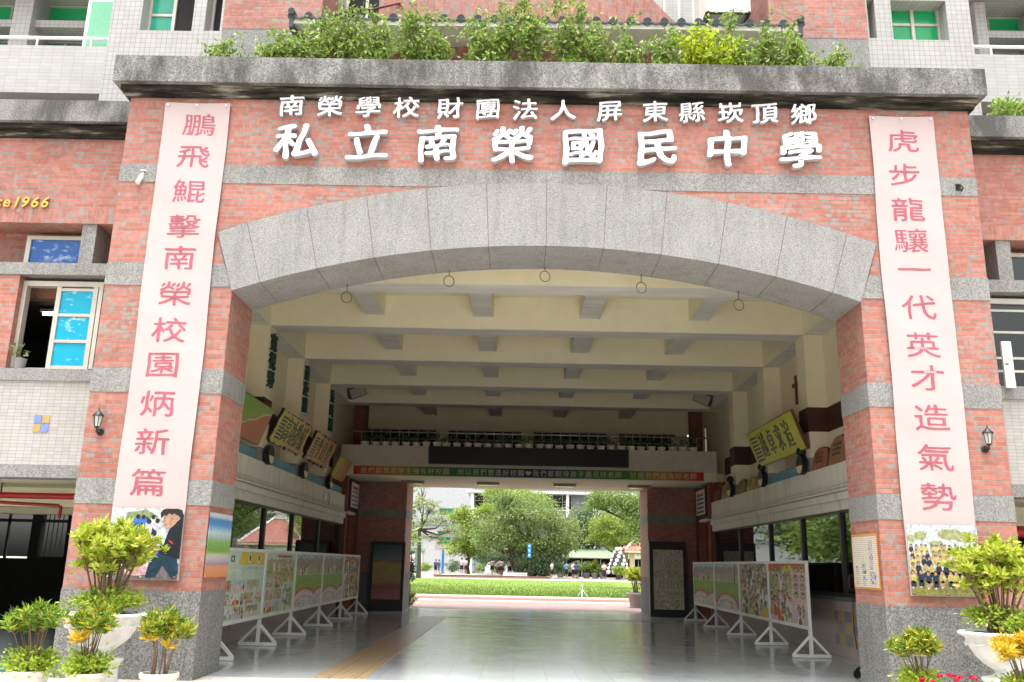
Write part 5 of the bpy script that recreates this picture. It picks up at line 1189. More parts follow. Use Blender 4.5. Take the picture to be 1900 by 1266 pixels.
# ---------------------------------------------------------------- shrubs in the planter over the cornice
SH = [(415, 92, 24, 0), (500, 55, 30, 0), (560, 55, 34, 0), (610, 40, 34, 0), (655, 32, 36, 0), (705, 35, 36, 0), (765, 30, 40, 0), (815, 48, 30, 0), (895, 22, 30, 0), (940, 12, 34, 0), (990, 4, 36, 0), (1050, 12, 36, 0), (1100, 26, 34, 0), (1165, 40, 32, 0), (1235, 48, 34, 0), (1290, 62, 34, 1), (1345, 62, 36, 1), (1375, 45, 26, 0), (1425, 62, 30, 0), (1472, 60, 24, 0), (1550, 92, 26, 0)]
TOPS = {0: 'leafy green'}
LB = ['tiny sparse shrub at the far left end of the roof planter', 'low green shrub second from the left in the roof planter', 'upright shrub before the left end of the dark canopy', 'leafy shrub under the maroon hose on the roof planter', 'pale-tipped shrub under the maroon hose, right of a leafy one', 'rounded shrub below the right end of the maroon hose', 'tall pointed shrub left of the gap in the roof planter', 'drooping shrub bordering the left side of the planter gap', 'narrow shrub bordering the right side of the planter gap', 'slender tall shrub left of the tallest in the roof planter', 'tallest shrub, at the middle of the roof planter', 'broad tall shrub just right of the planter middle', 'thin twiggy shrub right of the planter middle', 'brownish sparse shrub right of the twiggy one in the planter', 'round shrub left of the lime-yellow shrubs in the planter', 'lime-yellow sprawling shrub, the left one of two', 'lime-yellow arching shrub, the right one of two', 'green spiky shrub behind the lime-yellow shrubs', 'small leafy shrub right of the lime-yellow shrubs', 'narrow shrub at the right end of the dark canopy', 'small separate shrub at the far right of the roof planter']
for i, (px, py, rw, kind) in enumerate(SH):
    base = at(px, 97, .6); top = at(px, py-6, .6); bz = 8.72; h = top.z-bz; rx = rw/112*.9
    t = thing('planter_shrub', LB[i], 'shrub', (base.x, .6+random.uniform(-.15, .15), bz), 'shrubs in the planter over the cornice')
    mb = MB(); rr = random.Random(i); P = []; D = []
    nst = 7 if h > .9 else 5
    for k in range(nst):
        a = rr.uniform(0, 2*pi); ex_ = rr.uniform(.2, 1.05)*rx; hh = h*rr.uniform(.5, .95) if k else h*1.04
        pts = [Vector((cos(a)*ex_*q**1.3, sin(a)*ex_*.6*q**1.3, hh*q))+Vector((rr.uniform(-.03, .03), rr.uniform(-.03, .03), 0))*(q > 0) for q in (0, .3, .55, .8, 1)]
        mb.tube(pts, [.012, .010, .008, .006, .003], 5)
        for b in range(10):
            q = rr.uniform(.3, 1.0); j = min(3, int(q*4)); p0 = pts[j]*(1-(q*4-j))+pts[j+1]*(q*4-j)
            tip = p0+Vector((rr.gauss(0, .17), rr.gauss(0, .14), rr.gauss(.04, .10)))
            mb.tube([p0, tip], [.005, .002], 4)
            n = 13; tt = RNG.random(n)[:, None]; P.append(np.array(p0)*(1-tt)+np.array(tip)*tt+RNG.normal(size=(n, 3))*.045)
            d = RNG.normal(size=(n, 3))*.7; d[:, 2] -= .35; D.append(d)
    mb.build('stem', MT['stem'], t)
    leaves('foliage', np.concatenate(P), np.concatenate(D), RNG.uniform(.07, .12, sum(map(len, P))), .042, L_LIME if kind else L_SHRUB, t)
for i, (px, py, Yv, lb) in enumerate([(1872, 185, 1.0, 'shrub on top of the right wing cornice')]):
    b = at(px, 215, Yv); t = thing('planter_shrub', lb, 'shrub', (b.x+.1, Yv+.15, 8.46), 'shrubs in the planter over the cornice')
    P, D = clumps((0, 0, .28), (.34, .2, .24), 22, 26, .06); leaves('foliage', P, D, .09, .04, L_SHRUB, t); MB().tube([(0, 0, 0), (.05, 0, .3)], .012, 5).build('stem', MT['stem'], t)
# ================================================================ POTTED PLANTS IN FRONT
def bush(t, z0, ztip, rx, nst, leafmat_, seed, big=True, spread=1., lean=0., name='foliage', ll=.13, lw=.045):
    rr = random.Random(seed); mb = MB(); P = []; D = []
    for k in range(nst):
        a = 2*pi*k/nst+rr.uniform(-.3, .3); rad = rx*rr.uniform(.25, 1.) if k else .05
        zt = z0+(ztip-z0)*(1-.30*(rad/rx)**2)*rr.uniform(.93, 1.0)
        zf = z0+(zt-z0)*rr.uniform(.22, .34)
        b0 = Vector((cos(a)*rx*.22+rr.uniform(-.03, .03), sin(a)*rx*.22, z0-.08)); b1 = Vector((cos(a)*rad*.42, sin(a)*rad*.42*spread, zf)); b2 = Vector((cos(a)*rad*.72+rr.uniform(-.03, .03), sin(a)*rad*.72*spread, z0+(zt-z0)*.68)); b3 = Vector((cos(a)*rad, sin(a)*rad*spread, zt-.04))
        k_ = 1 if big else .55; mb.tube([b0, b1, b2, b3], [.016*k_, .013*k_, .009*k_, .005*k_], 6)
        tips = [b3]
        for j in range(11 if big else 7):
            q = rr.uniform(.6 if big else .7, .98); p = b1.lerp(b2, (q-.45)/.28) if q < .73 else b2.lerp(b3, (q-.73)/.27)
            g_ = .10 if big else .06; e = p+Vector((rr.gauss(0, g_), rr.gauss(0, g_), rr.uniform(.03, .15 if big else .08))); e.z = min(e.z, zt)
            mb.tube([p, e], [.007, .004], 5); tips.append(e)
        for e in tips:
            n = rr.randint(13, 19) if big else rr.randint(16, 22)
            q = RNG.random(n)*2*pi; el = RNG.uniform(-.25, 1.25, n)
            D.append(np.stack([np.cos(q)*np.cos(el), np.sin(q)*np.cos(el), np.sin(el)], 1)); P.append(np.array(e)+RNG.normal(size=(n, 3))*.012+np.array([0, 0, -.05])*RNG.random((n, 1)))
    mb.build('stem', MT['stem'], t, True)
    P = np.concatenate(P); D = np.concatenate(D); n = len(P)
    return leaves(name, P, D, RNG.uniform(ll*.75, ll*1.2, n), lw, leafmat_, t, .2)
def low_foliage(t, zc, rx, rz, n, seed=0, m=None, per=26):
    P, D = clumps((0, 0, zc), (rx, rx, rz), n, per, .05, .6, .7, -.35)
    return leaves('ground_cover', P, D, RNG.uniform(.04, .07, len(P)), .03, m or L_LOW, t, .2)
def urn(x, y, label, seed):
    t = thing('urn_planter', label, 'planter', (x, y, 0), 'white urn planters beside the pillars', random.uniform(0, 1))
    sc = lambda i, q: 1+(.022*cos(q*24) if i in (7, 8, 9) else .012*cos(q*12) if i in (3, 4, 5) else 0)
    MB().lathe([(.13, .42), (.17, .45), (.24, .50), (.31, .57), (.365, .66), (.40, .75), (.405, .78), (.45, .80), (.468, .825), (.45, .85), (.41, .85), (.38, .80), (.001, .80)], (0, 0, 0), 96, wob=sc).build('bowl', MT['urn'], t, True)
    o = MB()
    for k in range(12):      # raised swags on the bowl
        a = 2*pi*k/12; pts = [(cos(a+d)*(.382+.03*(1-abs(d)/.26)), sin(a+d)*(.382+.03*(1-abs(d)/.26)), .735-.035*(1-(d/.26)**2)) for d in np.linspace(-.25, .25, 7)]; o.tube(pts, .014, 6)
    o.build('relief', MT['urn'], t, True)
    MB().lathe([(.30, 0), (.30, .05), (.26, .07), (.23, .10), (.22, .26), (.25, .29), (.27, .31), (.27, .34), (.17, .36), (.12, .39), (.125, .43)], (0, 0, 0), 48).build('pedestal', MT['urn'], t, True)
    MB().lathe([(.37, .80), (.36, .83), (.001, .84)], (0, 0, 0), 24).build('soil', MT['soil'], t)
    bush(t, .88, 1.93, .57, 18, L_CROT, seed, True, .8, ll=.105, lw=.040)
    low_foliage(t, .97, .42, .15, 60)
    return t
urn(-5.19, -.95, 'white scalloped urn with yellow-green bush before the left pillar', 1)
urn(5.36, -.95, 'white scalloped urn with yellow-green bush before the right pillar', 2)
def potted(x, y, h, rx, label, seed, leaf, low=True, gold=0, rim=.2, zr=.3, ll=.105):
    t = thing('potted_croton', label, 'potted plant', (x, y, 0), 'white pots of croton in front of the gate')
    MB().lathe([(rim*.74, 0), (rim*.9, zr*.75), (rim*.92, zr*.82), (rim, zr*.84), (rim*1.03, zr*.97), (rim, zr), (rim*.88, zr), (rim*.86, zr-.05)], (0, 0, 0), 40).build('pot', MT['pot'], t, True)
    MB().lathe([(rim*.87, zr-.05), (.001, zr-.03)], (0, 0, 0), 20).build('soil', MT['soil'], t)
    bush(t, zr+.04, h, rx, 10, leaf, seed, False, .8, ll=ll, lw=.021)
    if gold:
        rr = random.Random(seed); P = []; D = []
        for k in range(gold):
            e = np.array([rr.uniform(-.15, .15)*rx/.3, -rr.uniform(.08, .2), zr+(h-zr)*rr.uniform(.35, .6)]); n = 22; q = RNG.random(n)*2*pi; el = RNG.uniform(-.1, 1.2, n)
            D.append(np.stack([np.cos(q)*np.cos(el), np.sin(q)*np.cos(el), np.sin(el)], 1)); P.append(np.repeat(e[None], n, 0))
        leaves('golden_rosette', np.concatenate(P), np.concatenate(D), .125, .032, L_GOLD, t, .2)
    if low: low_foliage(t, zr+.06, rim*1.12, .13, 34)
    return t
potted(-5.52, -1.8, 1.0, .34, 'white pot of green croton, leftmost before the dark garage', 11, L_NGREEN)
potted(-4.87, -1.9, .98, .28, 'white pot of croton with golden rosettes, in front of the left urn', 12, L_NARROW, gold=3)
potted(-4.14, -1.8, .97, .29, 'white pot of yellow and green croton, right of the left urn', 13, L_NARROW, False, gold=3)
potted(3.99, -1.8, .93, .27, 'white pot of dense yellow-green croton before the right pillar', 14, L_NARROW)
potted(4.95, -2.1, .92, .28, 'pot of golden-leaved croton in front of the right urn', 15, L_GOLD)
t = thing('flower_pot', 'pot of bright red flowers at the foot of the right pillar', 'potted plant', (4.22, -2.15, 0))
MB().lathe([(.13, 0), (.17, .2), (.18, .21), (.18, .25), (.15, .25)], (0, 0, 0), 28).build('pot', MT['pot'], t, True)
P, D = clumps((0, 0, .30), (.28, .2, .08), 24, 20, .05); leaves('foliage', P, D, .05, .03, L_TREED, t)
Pf = []; Df = []
for k in range(26):
    e = np.array([random.uniform(-.34, .34), random.uniform(-.2, .15), random.uniform(.33, .47)]); n = 9; q = RNG.random(n)*2*pi
    Df.append(np.stack([np.cos(q), np.sin(q), RNG.uniform(.1, .9, n)], 1)); Pf.append(np.repeat(e[None], n, 0))
leaves('flower', np.concatenate(Pf), np.concatenate(Df), .042, .042, L_FLOWER, t, .1)

# ================================================================ COURTYARD
def ground_z(Y): return .23 if Y > 66 else .02+.2*(Y-31.3)/34.7 if Y > 31.3 else 0
def tree(px, Y, name, label, crowns, leaf, lsize, trunk_r, fork=.45, group='trees round the courtyard', z0=None, hang=False):
    b = at(px, 1050, Y); z0 = ground_z(Y) if z0 is None else z0; dep = Y+11.8; k = dep/F_PX
    t = thing(name, label, 'tree', (b.x, Y, z0), group)
    mb = MB(); P = []; D = []; rr = random.Random(int(px))
    cs = []
    for (cx, cy, rw, rh, nc, per) in crowns:
        c = at(cx, cy, Y+rr.uniform(-1, 1)); c = Vector((c.x-b.x, c.y-Y, c.z-z0)); cs.append((c, rw*k, rh*k))
        p, d = clumps(c, (rw*k, rw*k*.8, rh*k), nc, per, .32*min(rw, rh)*k, .45, .55); P.append(p); D.append(d)
    zmax = max(c.z for c, _, _ in cs); zf = zmax*fork
    tr = MB().tube([(0, 0, -.05), (rr.uniform(-.1, .1), 0, zf*.3), (rr.uniform(-.2, .2), 0, zf*.65), (rr.uniform(-.2, .2), 0, zf)], [trunk_r*1.35, trunk_r, trunk_r*.9, trunk_r*.8], 10).build('trunk', MT['bark'], t, True)
    for c, rw, rh in cs:
        o = Vector((0, 0, zf-.2)); m1 = o.lerp(c, .5)+Vector((rr.uniform(-.3, .3), rr.uniform(-.3, .3), -.15*abs(c.x)))
        mb.tube([o, m1, c], [trunk_r*.6, trunk_r*.4, trunk_r*.15], 7)
        for q in range(5):
            e = c+Vector((rr.uniform(-1, 1)*rw*.85, rr.uniform(-.8, .8)*rw*.7, rr.uniform(-.5, .9)*rh)); s_ = m1.lerp(c, rr.uniform(.2, 1)); mb.tube([s_, s_.lerp(e, .5)+Vector((0, 0, .1)), e], [trunk_r*.2, trunk_r*.12, trunk_r*.04], 5)
    mb.build('limb', MT['bark'], t, True)
    P = np.concatenate(P); D = np.concatenate(D); leaves('crown', P, D, RNG.uniform(lsize*.7, lsize*1.25, len(P)), lsize*.5, leaf, t)
    if hang:
        h = MB()
        for q in range(60):
            a = rr.uniform(-3, 3.2); zz = rr.uniform(1.6, 3.2); h.tube([(a*.5, rr.uniform(-1, .5), 0), (a*.8, rr.uniform(-1.2, .6), zz)], rr.uniform(.03, .08), 5)
        h.build('aerial_root', MT['bark'], t)
    return t
tree(777, 66, 'thin_tree', 'thin forked tree with sparse leaves at the left of the exit view', [(775, 935, 14, 14, 12, 26), (800, 940, 22, 14, 16, 26), (825, 965, 24, 14, 18, 28), (790, 965, 16, 10, 10, 22), (765, 960, 12, 14, 8, 22), (840, 985, 22, 12, 14, 28), (782, 905, 16, 12, 8, 24), (812, 1000, 16, 8, 8, 22)], L_TREEP, .17, .17, .55)
tree(868, 86, 'bright_tree', 'bright yellow-green tree left of the big central tree', [(858, 955, 22, 18, 30, 60), (880, 985, 28, 24, 40, 60), (855, 1015, 26, 16, 30, 60), (905, 950, 24, 18, 28, 60), (890, 1025, 22, 10, 20, 50)], L_TREEY, .26, .25)
tree(985, 80, 'central_tree', 'large spreading central tree with dark hanging roots at the trunk', [(925, 985, 44, 32, 60, 80), (985, 950, 52, 34, 70, 80), (1035, 985, 38, 34, 60, 80), (960, 1010, 50, 22, 50, 80), (1010, 1020, 40, 24, 50, 80), (935, 930, 30, 16, 30, 60), (895, 1003, 30, 16, 30, 60), (1045, 1015, 24, 16, 26, 60)], L_TREE, .24, .55, .4, hang=True)
tree(1002, 79, 'dark_shrub_tree', 'dark leafy undergrowth around the central trunk', [(1008, 1045, 30, 24, 40, 70), (975, 1048, 20, 16, 22, 60), (1030, 1058, 18, 12, 20, 60)], L_TREED, .2, .15, .3, 'shrubs round the courtyard')
tree(930, 83, 'back_tree', 'dark tree filling the gap below the bright crown', [(905, 1035, 30, 14, 26, 60), (945, 1040, 22, 16, 24, 60)], L_TREED, .22, .14, .4)
tree(1095, 100, 'back_tree', 'blue-green tree standing behind the right courtyard trees', [(1085, 965, 30, 24, 36, 60), (1105, 1000, 34, 18, 36, 60), (1070, 990, 26, 22, 30, 60)], L_TREED, .3, .3)
tree(1150, 84, 'pale_tree', 'pale yellow-green tree in front of the awning building', [(1125, 975, 32, 22, 44, 60), (1160, 985, 30, 24, 40, 60), (1140, 1005, 34, 14, 30, 60), (1105, 1000, 20, 10, 16, 50)], L_TREEY, .22, .2, .5)
tree(1250, 48, 'overhanging_tree', 'green branches hanging in from the right edge of the exit view', [(1130, 925, 50, 18, 44, 60), (1180, 945, 36, 34, 50, 70), (1195, 985, 30, 30, 40, 60), (1105, 940, 20, 10, 12, 40), (1235, 935, 50, 50, 50, 70)], L_TREE, .17, .15, .8)
tree(960, 96, 'yellow_tree', 'lime crown rising above the central tree', [(930, 915, 40, 16, 40, 60), (985, 925, 40, 16, 36, 60)], L_TREEY, .28, .2, .6)

for k, (x, Y, r, h, lf, lb) in enumerate([(-10, 44, 3.4, 6.5, L_TREE, 'nearest leafy tree left of the lawn, mirrored in the right display windows'), (-14, 58, 4, 8, L_TREEY, 'yellow-green tree left of the lawn, mirrored in the right display windows'), (-17, 74, 4.5, 9, L_TREED, 'dark tall tree far left, mirrored in the right display windows'), (-24, 82, 5, 9.5, L_TREE, 'widest tree far left, mirrored in the right display windows'), (-30, 96, 6, 11, L_TREED, 'farthest dark tree at left, mirrored in the right display windows'),
        (15, 100, 5, 9, L_TREED, 'dark tree right behind the pavilion, mirrored in the left display windows'), (23, 96, 5.5, 10, L_TREE, 'broad tree right of the pavilion, mirrored in the left display windows'), (31, 88, 5.5, 9.5, L_TREED, 'farthest right dark tree, mirrored in the left display windows'), (25, 62, 3.4, 7, L_TREEY, 'yellow-green tree right of the lawn, mirrored in the left display windows')]):
    t = thing('courtyard_tree', lb, 'tree', (x, Y, ground_z(Y)), 'trees round the courtyard')
    MB().tube([(0, 0, -.05), (.1, 0, h*.3), (-.1, .1, h*.6)], [.32, .24, .14], 8).build('trunk', MT['bark'], t, True)
    P, D = clumps((0, 0, h*.62), (r, r, h*.38), 70, 60, r*.2, .5, .6); leaves('crown', P, D, RNG.uniform(.28, .5, len(P)), .22, lf, t)

low = thing('low_wall', 'long low beige wall with dark red cap beyond the lawn', 'wall', (0, 71, .2))
xa, xb = at(805, 1066, 71).x, at(1020, 1066, 71).x
MB().box(xa, xb, 0, .5, 0, .19).build('face', mat('beige_wall_face', (.55,.45,.33), .8, .2), low); MB().box(xa-.05, xb+.05, -.06, .6, .19, .27).build('cap', mat('dark_red_cap', (.14,.05,.045), .5, .3), low)
MB().box(xa, xb, 71.5, 86, .1, .40).build('terrace', mat('terrace_paving', (.36,.33,.27), .85, .2))['kind'] = 'structure'
pf = thing('picket_fence', 'short white picket fence beside the central tree', 'fence', (at(956, 1066, 72).x, 72, .40))
mb = MB()
for k in range(15): x = -1.05+k*.15; mb.prism([(x-.04, 0), (x+.04, 0), (x+.04, .36), (x, .42), (x-.04, .36)], -.012, .012, 'y')
mb.build('picket', MT['white'], pf); MB().box(-1.1, 1.1, .013, .035, .1, .15).box(-1.1, 1.1, .013, .035, .26, .31).build('rail', MT['white'], pf)
def hoop(px, Y, label, cpole, cb, sc=1.):
    x = at(px, 1030, Y).x; t = thing('basketball_hoop', label, 'basketball hoop', (x, Y, ground_z(Y)), 'basketball hoops')
    MB().tube([(0, 0, 0), (0, 0, 2.9)], .16, 10).build('pole', cpole, t); MB().box(-.35, .35, -.35, .35, 0, .12).build('base', MT['grayp'], t)
    b = MB().box(-.95, .95, -1.04, -1., 2.75, 2.83).box(-.95, .95, -1.04, -1., 3.82, 3.9).box(-.95, -.87, -1.04, -1., 2.83, 3.82).box(.87, .95, -1.04, -1., 2.83, 3.82).box(-.32, .32, -1.045, -1., 3.32, 3.38).box(-.32, -.26, -1.045, -1., 2.95, 3.32).box(.26, .32, -1.045, -1., 2.95, 3.32)
    bo = b.build('backboard', cb, t); MB().box(-.87, .87, -1.03, -1.02, 2.83, 3.82).build('panel', glassmat('backboard_panel_'+label.split()[0], (.85, .9, .88), 1.3), bo)
    MB().tube([(.23*cos(q), -1.3+.23*sin(q), 2.98) for q in np.linspace(0, 2*pi, 17)], .03, 6, False).build('ring', MT['red'], t)
    MB().tube([(0, 0, 2.9), (0, -.5, 3.3), (0, -1.0, 3.3)], .06, 6).build('arm', MT['steel'], t)
hoop(822, 99, 'blue-poled basketball hoop with pink-edged backboard behind the low wall', mat('blue_pole', (.03,.22,.55), .5, .3), mat('coral_edge', (.6,.32,.28), .5, .3))
hoop(772, 104, 'pale green basketball hoop partly behind the thin tree', mat('green_pole', (.2,.35,.28), .5, .3), mat('green_edge', (.3,.45,.38), .5, .3))
# buildings closing the courtyard
bw = thing('white_building', 'bright white school block at the left of the exit view', 'building', (0, 0, 0))
mb = MB(); ops = []
for px0, py0, px1, py1 in ((815, 943, 842, 957), (790, 946, 808, 956), (760, 946, 772, 956), (812, 985, 836, 1010), (760, 985, 772, 1000), (840, 998, 857, 1004)):
    a = at(px0, py0, 130); b = at(px1, py1, 130); ops.append((a.x, b.x, b.z, a.z))
opening_wall(mb, -45, -7.4, 0, 20, ops, 130, 130.5); mb.box(-45, -7.4, 130.5, 140, 0, 20)
mb.build('wall', mat('bright_white_wall', (.46,.48,.48), .6, .3), bw)
for i, (a, c, z0, z1) in enumerate(ops): win(a, c, z0, z1, 130.3, [MT['green_film'] if i in (0, 3) else MT['grayp']]*2, [], bw, .12)
for py in (990, 968): z = at(780, py, 130).z; MB().box(-45, -7.4, 129.8, 129.99, z-.5, z).build('grey_band', MT['grayp'], bw)
bc = thing('grey_building', 'grey and white classroom block with wide windows behind the trees', 'building', (0, 0, 0))
a = at(875, 908, 112); zt = a.z
mb = MB(); ops = []
for px0, py0, px1, py1 in ((880, 911, 914, 938), (1008, 913, 1062, 936), (1090, 914, 1125, 936), (1130, 914, 1190, 936), (935, 914, 1000, 936)):
    p = at(px0, py0, 112); q = at(px1, py1, 112); ops.append((p.x, q.x, 8.9, 11.1))
opening_wall(mb, a.x, 30, 0, zt-.5, sorted(ops), 112, 112.6); mb.box(a.x, 30, 112.6, 122, 0, 8.)
mb.build('wall', mat('grey_white_wall', (.27,.29,.30), .7, .3), bc)
for i, (x0, x1, z0, z1) in enumerate(ops): win(x0, x1, z0, z1, 112.3, [MT['glass_dark']]*(2 if i == 0 else 3), [10.0], bc, .14); MB().box(x0, x1, 113.2, 113.3, z0, z1).build('dark_room', MT['dark'], bc)
mb = MB().box(a.x-.6, 30, 110.8, 122, zt-.5, zt-.2)
for k in range(80): x = a.x-.6+k*.46; mb.box(x, x+.2, 110.72, 110.8, zt-.5, zt-.15)
mb.build('roof', MT['white'], bc)
r = MB()
for k in range(90): x = a.x+k*.4; r.box(x, x+.06, 111.2, 111.26, 7.9, 8.8)
r.box(a.x, 30, 111.18, 111.28, 8.8, 8.9).box(a.x, 30, 111., 112, 7.6, 7.9); r.build('railing', MT['white'], bc)
for x in (a.x+.2, a.x+5.0, a.x+13.3, a.x+17.): MB().box(x-.2, x+.2, 111.0, 111.4, 0, zt-.5).build('column', MT['white'], bc)
t = thing('teal_shed', 'small white shed with teal band and door behind the thin tree', 'shed', (at(766, 1050, 112).x, 112, .23))
MB().box(-2.4, 1.2, 0, 3, 0, 2.6).build('wall', MT['white'], t); MB().box(-2.5, 1.3, -.1, 3.1, 2.6, 3.1).build('roof', MT['teal_film'], t); MB().box(.3, 1.0, -.04, 0, 0, 2.1).build('door', mat('blue_door', (.05,.18,.35), .5, .3), t)
aw = thing('awning_shed', 'low dark building with a pale green awning at the right', 'building', (0, 0, 0))
p = at(1040, 1033, 96); q = at(1150, 1023, 96)
MB().prism([(94, 2.35), (94, 2.45), (99, 3.6), (99, 3.5)], p.x, 22, 'x').build('awning', mat('pale_green_awning', (.2,.25,.16), .6, .3), aw)
MB().box(p.x, 22, 98.5, 99, .2, 3.5).build('wall', MT['dark'], aw)
mb = MB()
for k in range(6): x = p.x+.2+k*2.2; mb.tube([(x, 94.2, .2), (x, 94.2, 2.4)], .05, 6)
mb.build('post', MT['grayp'], aw)
pv = thing('garden_pavilion', 'cream pavilion with pinkish red tiled roof and white ridges', 'pavilion', (14.6, 86, .23))
H = 3.5
hip = MB(); zb_, zt_ = 2.93, 5.5
def pan(a, b, c, d):
    n = 16
    for k in range(n):
        q0, q1 = k/n, (k+1)/n; A = a.lerp(b, q0); B = a.lerp(b, q1); Cc = d.lerp(c, q1); Dd = d.lerp(c, q0); m0 = (A+B)/2+Vector((0, 0, .07)); m1 = (Cc+Dd)/2+Vector((0, 0, .05)); hip.quad(A, m0, m1, Dd); hip.quad(m0, B, Cc, m1)
cr = [Vector(v) for v in ((-H, -H, zb_), (H, -H, zb_), (H, H, zb_), (-H, H, zb_))]; tp_ = [Vector((v.x*.17, v.y*.17, zt_)) for v in cr]
for i in range(4): pan(cr[i], cr[(i+1) % 4], tp_[(i+1) % 4], tp_[i])
hip.build('roof', MT['terra'], pv)
mb = MB()
for i in range(4): mb.tube([cr[i]+Vector((0, 0, .08)), tp_[i]+Vector((0, 0, .12))], .16, 6)
mb.box(-.7, .7, -.7, .7, zt_, zt_+.35); mb.build('ridge', MT['white'], pv)
MB().box(-.5, .5, -.5, .5, zt_+.35, zt_+.7).prism([(-.75, zt_+.7), (.75, zt_+.7), (.5, zt_+1.0), (-.5, zt_+1.0)], -.7, .7, 'y').build('lantern_top', MT['white'], pv)
MB().box(-H-.05, H+.05, -H-.05, H+.05, zb_-.22, zb_-.01).build('eave_beam', mat('cream_eave', (.66,.55,.36), .7, .2), pv)
for sx in (-1, 1):
    for sy in (-1, 1): MB().box(sx*2.7-.25, sx*2.7+.25, sy*2.7-.25, sy*2.7+.25, 0, zb_-.22).build('column', bpy.data.materials['cream_eave'], pv)
MB().box(-2.9, 2.9, -2.9, 2.9, 0, .12).build('floor', MT['grayp'], pv)
# white flower-ball tree
x = at(1147, 1040, 80).x
t = thing('flower_ball_tree', 'dark cone covered with white flower balls beside the pavilion', 'ornament', (x, 80, .23))
MB().lathe([(1.05, .5), (.9, 1.2), (.5, 2.4), (.1, 3.1)], (0, 0, 0), 14).build('cone', MT['frame_dark'], t); MB().lathe([(.25, 0), (.25, .5)], (0, 0, 0), 10).build('stand', MT['grayp'], t)
ball = MB().lathe([(.001, -.2), (.12, -.16), (.19, -.06), (.19, .06), (.12, .16), (.001, .2)], (0, 0, 0), 10).build('flower_ball', MT['white'], t, True)
rr = random.Random(9); k = 0
for lev in range(7):
    z = .7+lev*.38; r = 1.05*(1-lev/7.6); n = max(3, int(9*(1-lev/8)))
    for i in range(n):
        o = ball if k == 0 else ball.copy()
        if k: COL.objects.link(o); o.parent = t
        a = 2*pi*(i+.5*(lev % 2))/n; o.location = (r*cos(a), r*sin(a), z); k += 1
# potted shrubs, hedges, signs
def hedge(px, py, rw, rh, Y, label, leaf, pot=True, name='potted_shrub', group='potted shrubs along the far paving'):
    c = at(px, py, Y); k = (Y+11.8)/F_PX; gz = .40 if (71.5 < Y < 86 and xa < c.x < xb) else ground_z(Y)
    t = thing(name, label, 'shrub', (c.x, Y, gz), group)
    P, D = clumps((0, 0, c.z-gz), (rw*k, rw*k*.8, rh*k), 22, 60, .28*rh*k, .5, .6); leaves('foliage', P, D, .17, .09, leaf, t)
    MB().tube([(0, 0, .1), (0, 0, c.z-gz)], .05, 5).build('stem', MT['bark'], t)
    if pot: MB().lathe([(.3, 0), (.42, .5), (.45, .5), (.45, .58), (.38, .58)], (0, 0, 0), 14).build('pot', MT['grayp'], t)
hedge(1068, 1052, 10, 8, 84, 'round potted shrub just right of the two pupils in navy', L_TREE); hedge(1088, 1053, 11, 8, 84.5, 'cloud-pruned potted shrub under the left part of the awning', L_TREE)
hedge(1104, 1051, 11, 9, 84, 'tall potted shrub under the middle of the awning', L_TREEY); hedge(1119, 1055, 9, 7, 83.5, 'small potted shrub left of the white flower-ball tree', L_TREE)
hedge(1040, 1054, 10, 9, 86, 'dense potted shrub between the central tree and the pupils', L_TREED)
hedge(1148, 1058, 10, 8, 74, 'yellow-green bush in front of the white flower-ball tree', L_TREEY, False)
hedge(900, 1055, 14, 7, 92, 'clipped yellowish hedge behind the pupils on the terrace', L_TREEY, False, 'clipped_hedge', 'hedges behind the terrace'); hedge(925, 1056, 10, 6, 90, 'low dark hedge behind the paired pupils', L_TREE, False, 'clipped_hedge', 'hedges behind the terrace'); hedge(790, 1052, 12, 7, 108, 'hedge between the thin tree and the blue pole', L_TREEY, False, 'clipped_hedge', 'hedges behind the terrace'); hedge(840, 1050, 14, 9, 110, 'hedge between the blue pole and the pink-shirted pair', L_TREED, False, 'clipped_hedge', 'hedges behind the terrace')
t = thing('obelisk', 'small white pointed obelisk behind the courtyard pupils', 'obelisk', (at(907, 1046, 90).x, 90, .23))
MB().lathe([(.42, 0), (.42, .9), (.28, 1.0), (.2, 2.0), (.02, 2.7)], (0, 0, 0), 6).build('spire', MT['urn'], t); MB().box(-.55, .55, -.55, .55, 0, .4).build('base', MT['urn'], t)
c = at(982, 1022, 78); t = thing('hanging_sign', 'narrow blue vertical sign on the central tree trunk', 'sign', (c.x, 77.2, c.z))
MB().box(-.16, .16, -.03, .03, -.68, .68).build('panel', mat('blue_sign', (.03,.25,.58), .5, .3), t)
mb = MB()
for z in (.45, 0, -.45): mb.box(-.08, .08, -.036, -.031, z-.08, z+.08)
mb.build('lettering', MT['white'], t); MB().tube([(0, .04, .7), (0, .04, -c.z+.3)], .03, 6).build('post', MT['bark'], t)
t = thing('sprinkler_stand', 'slim white tripod stand on the near edge of the lawn', 'tripod', (at(1081, 1108, 32).x, 32.1, .03))
mb = MB()
for a in (0.3, 2.4, 4.5): mb.tube([(.32*cos(a), .32*sin(a), 0), (0, 0, .35)], .018, 6)
mb.build('leg', MT['white'], t); MB().tube([(0, 0, .25), (0, 0, .62)], .02, 6).build('pole', MT['white'], t)
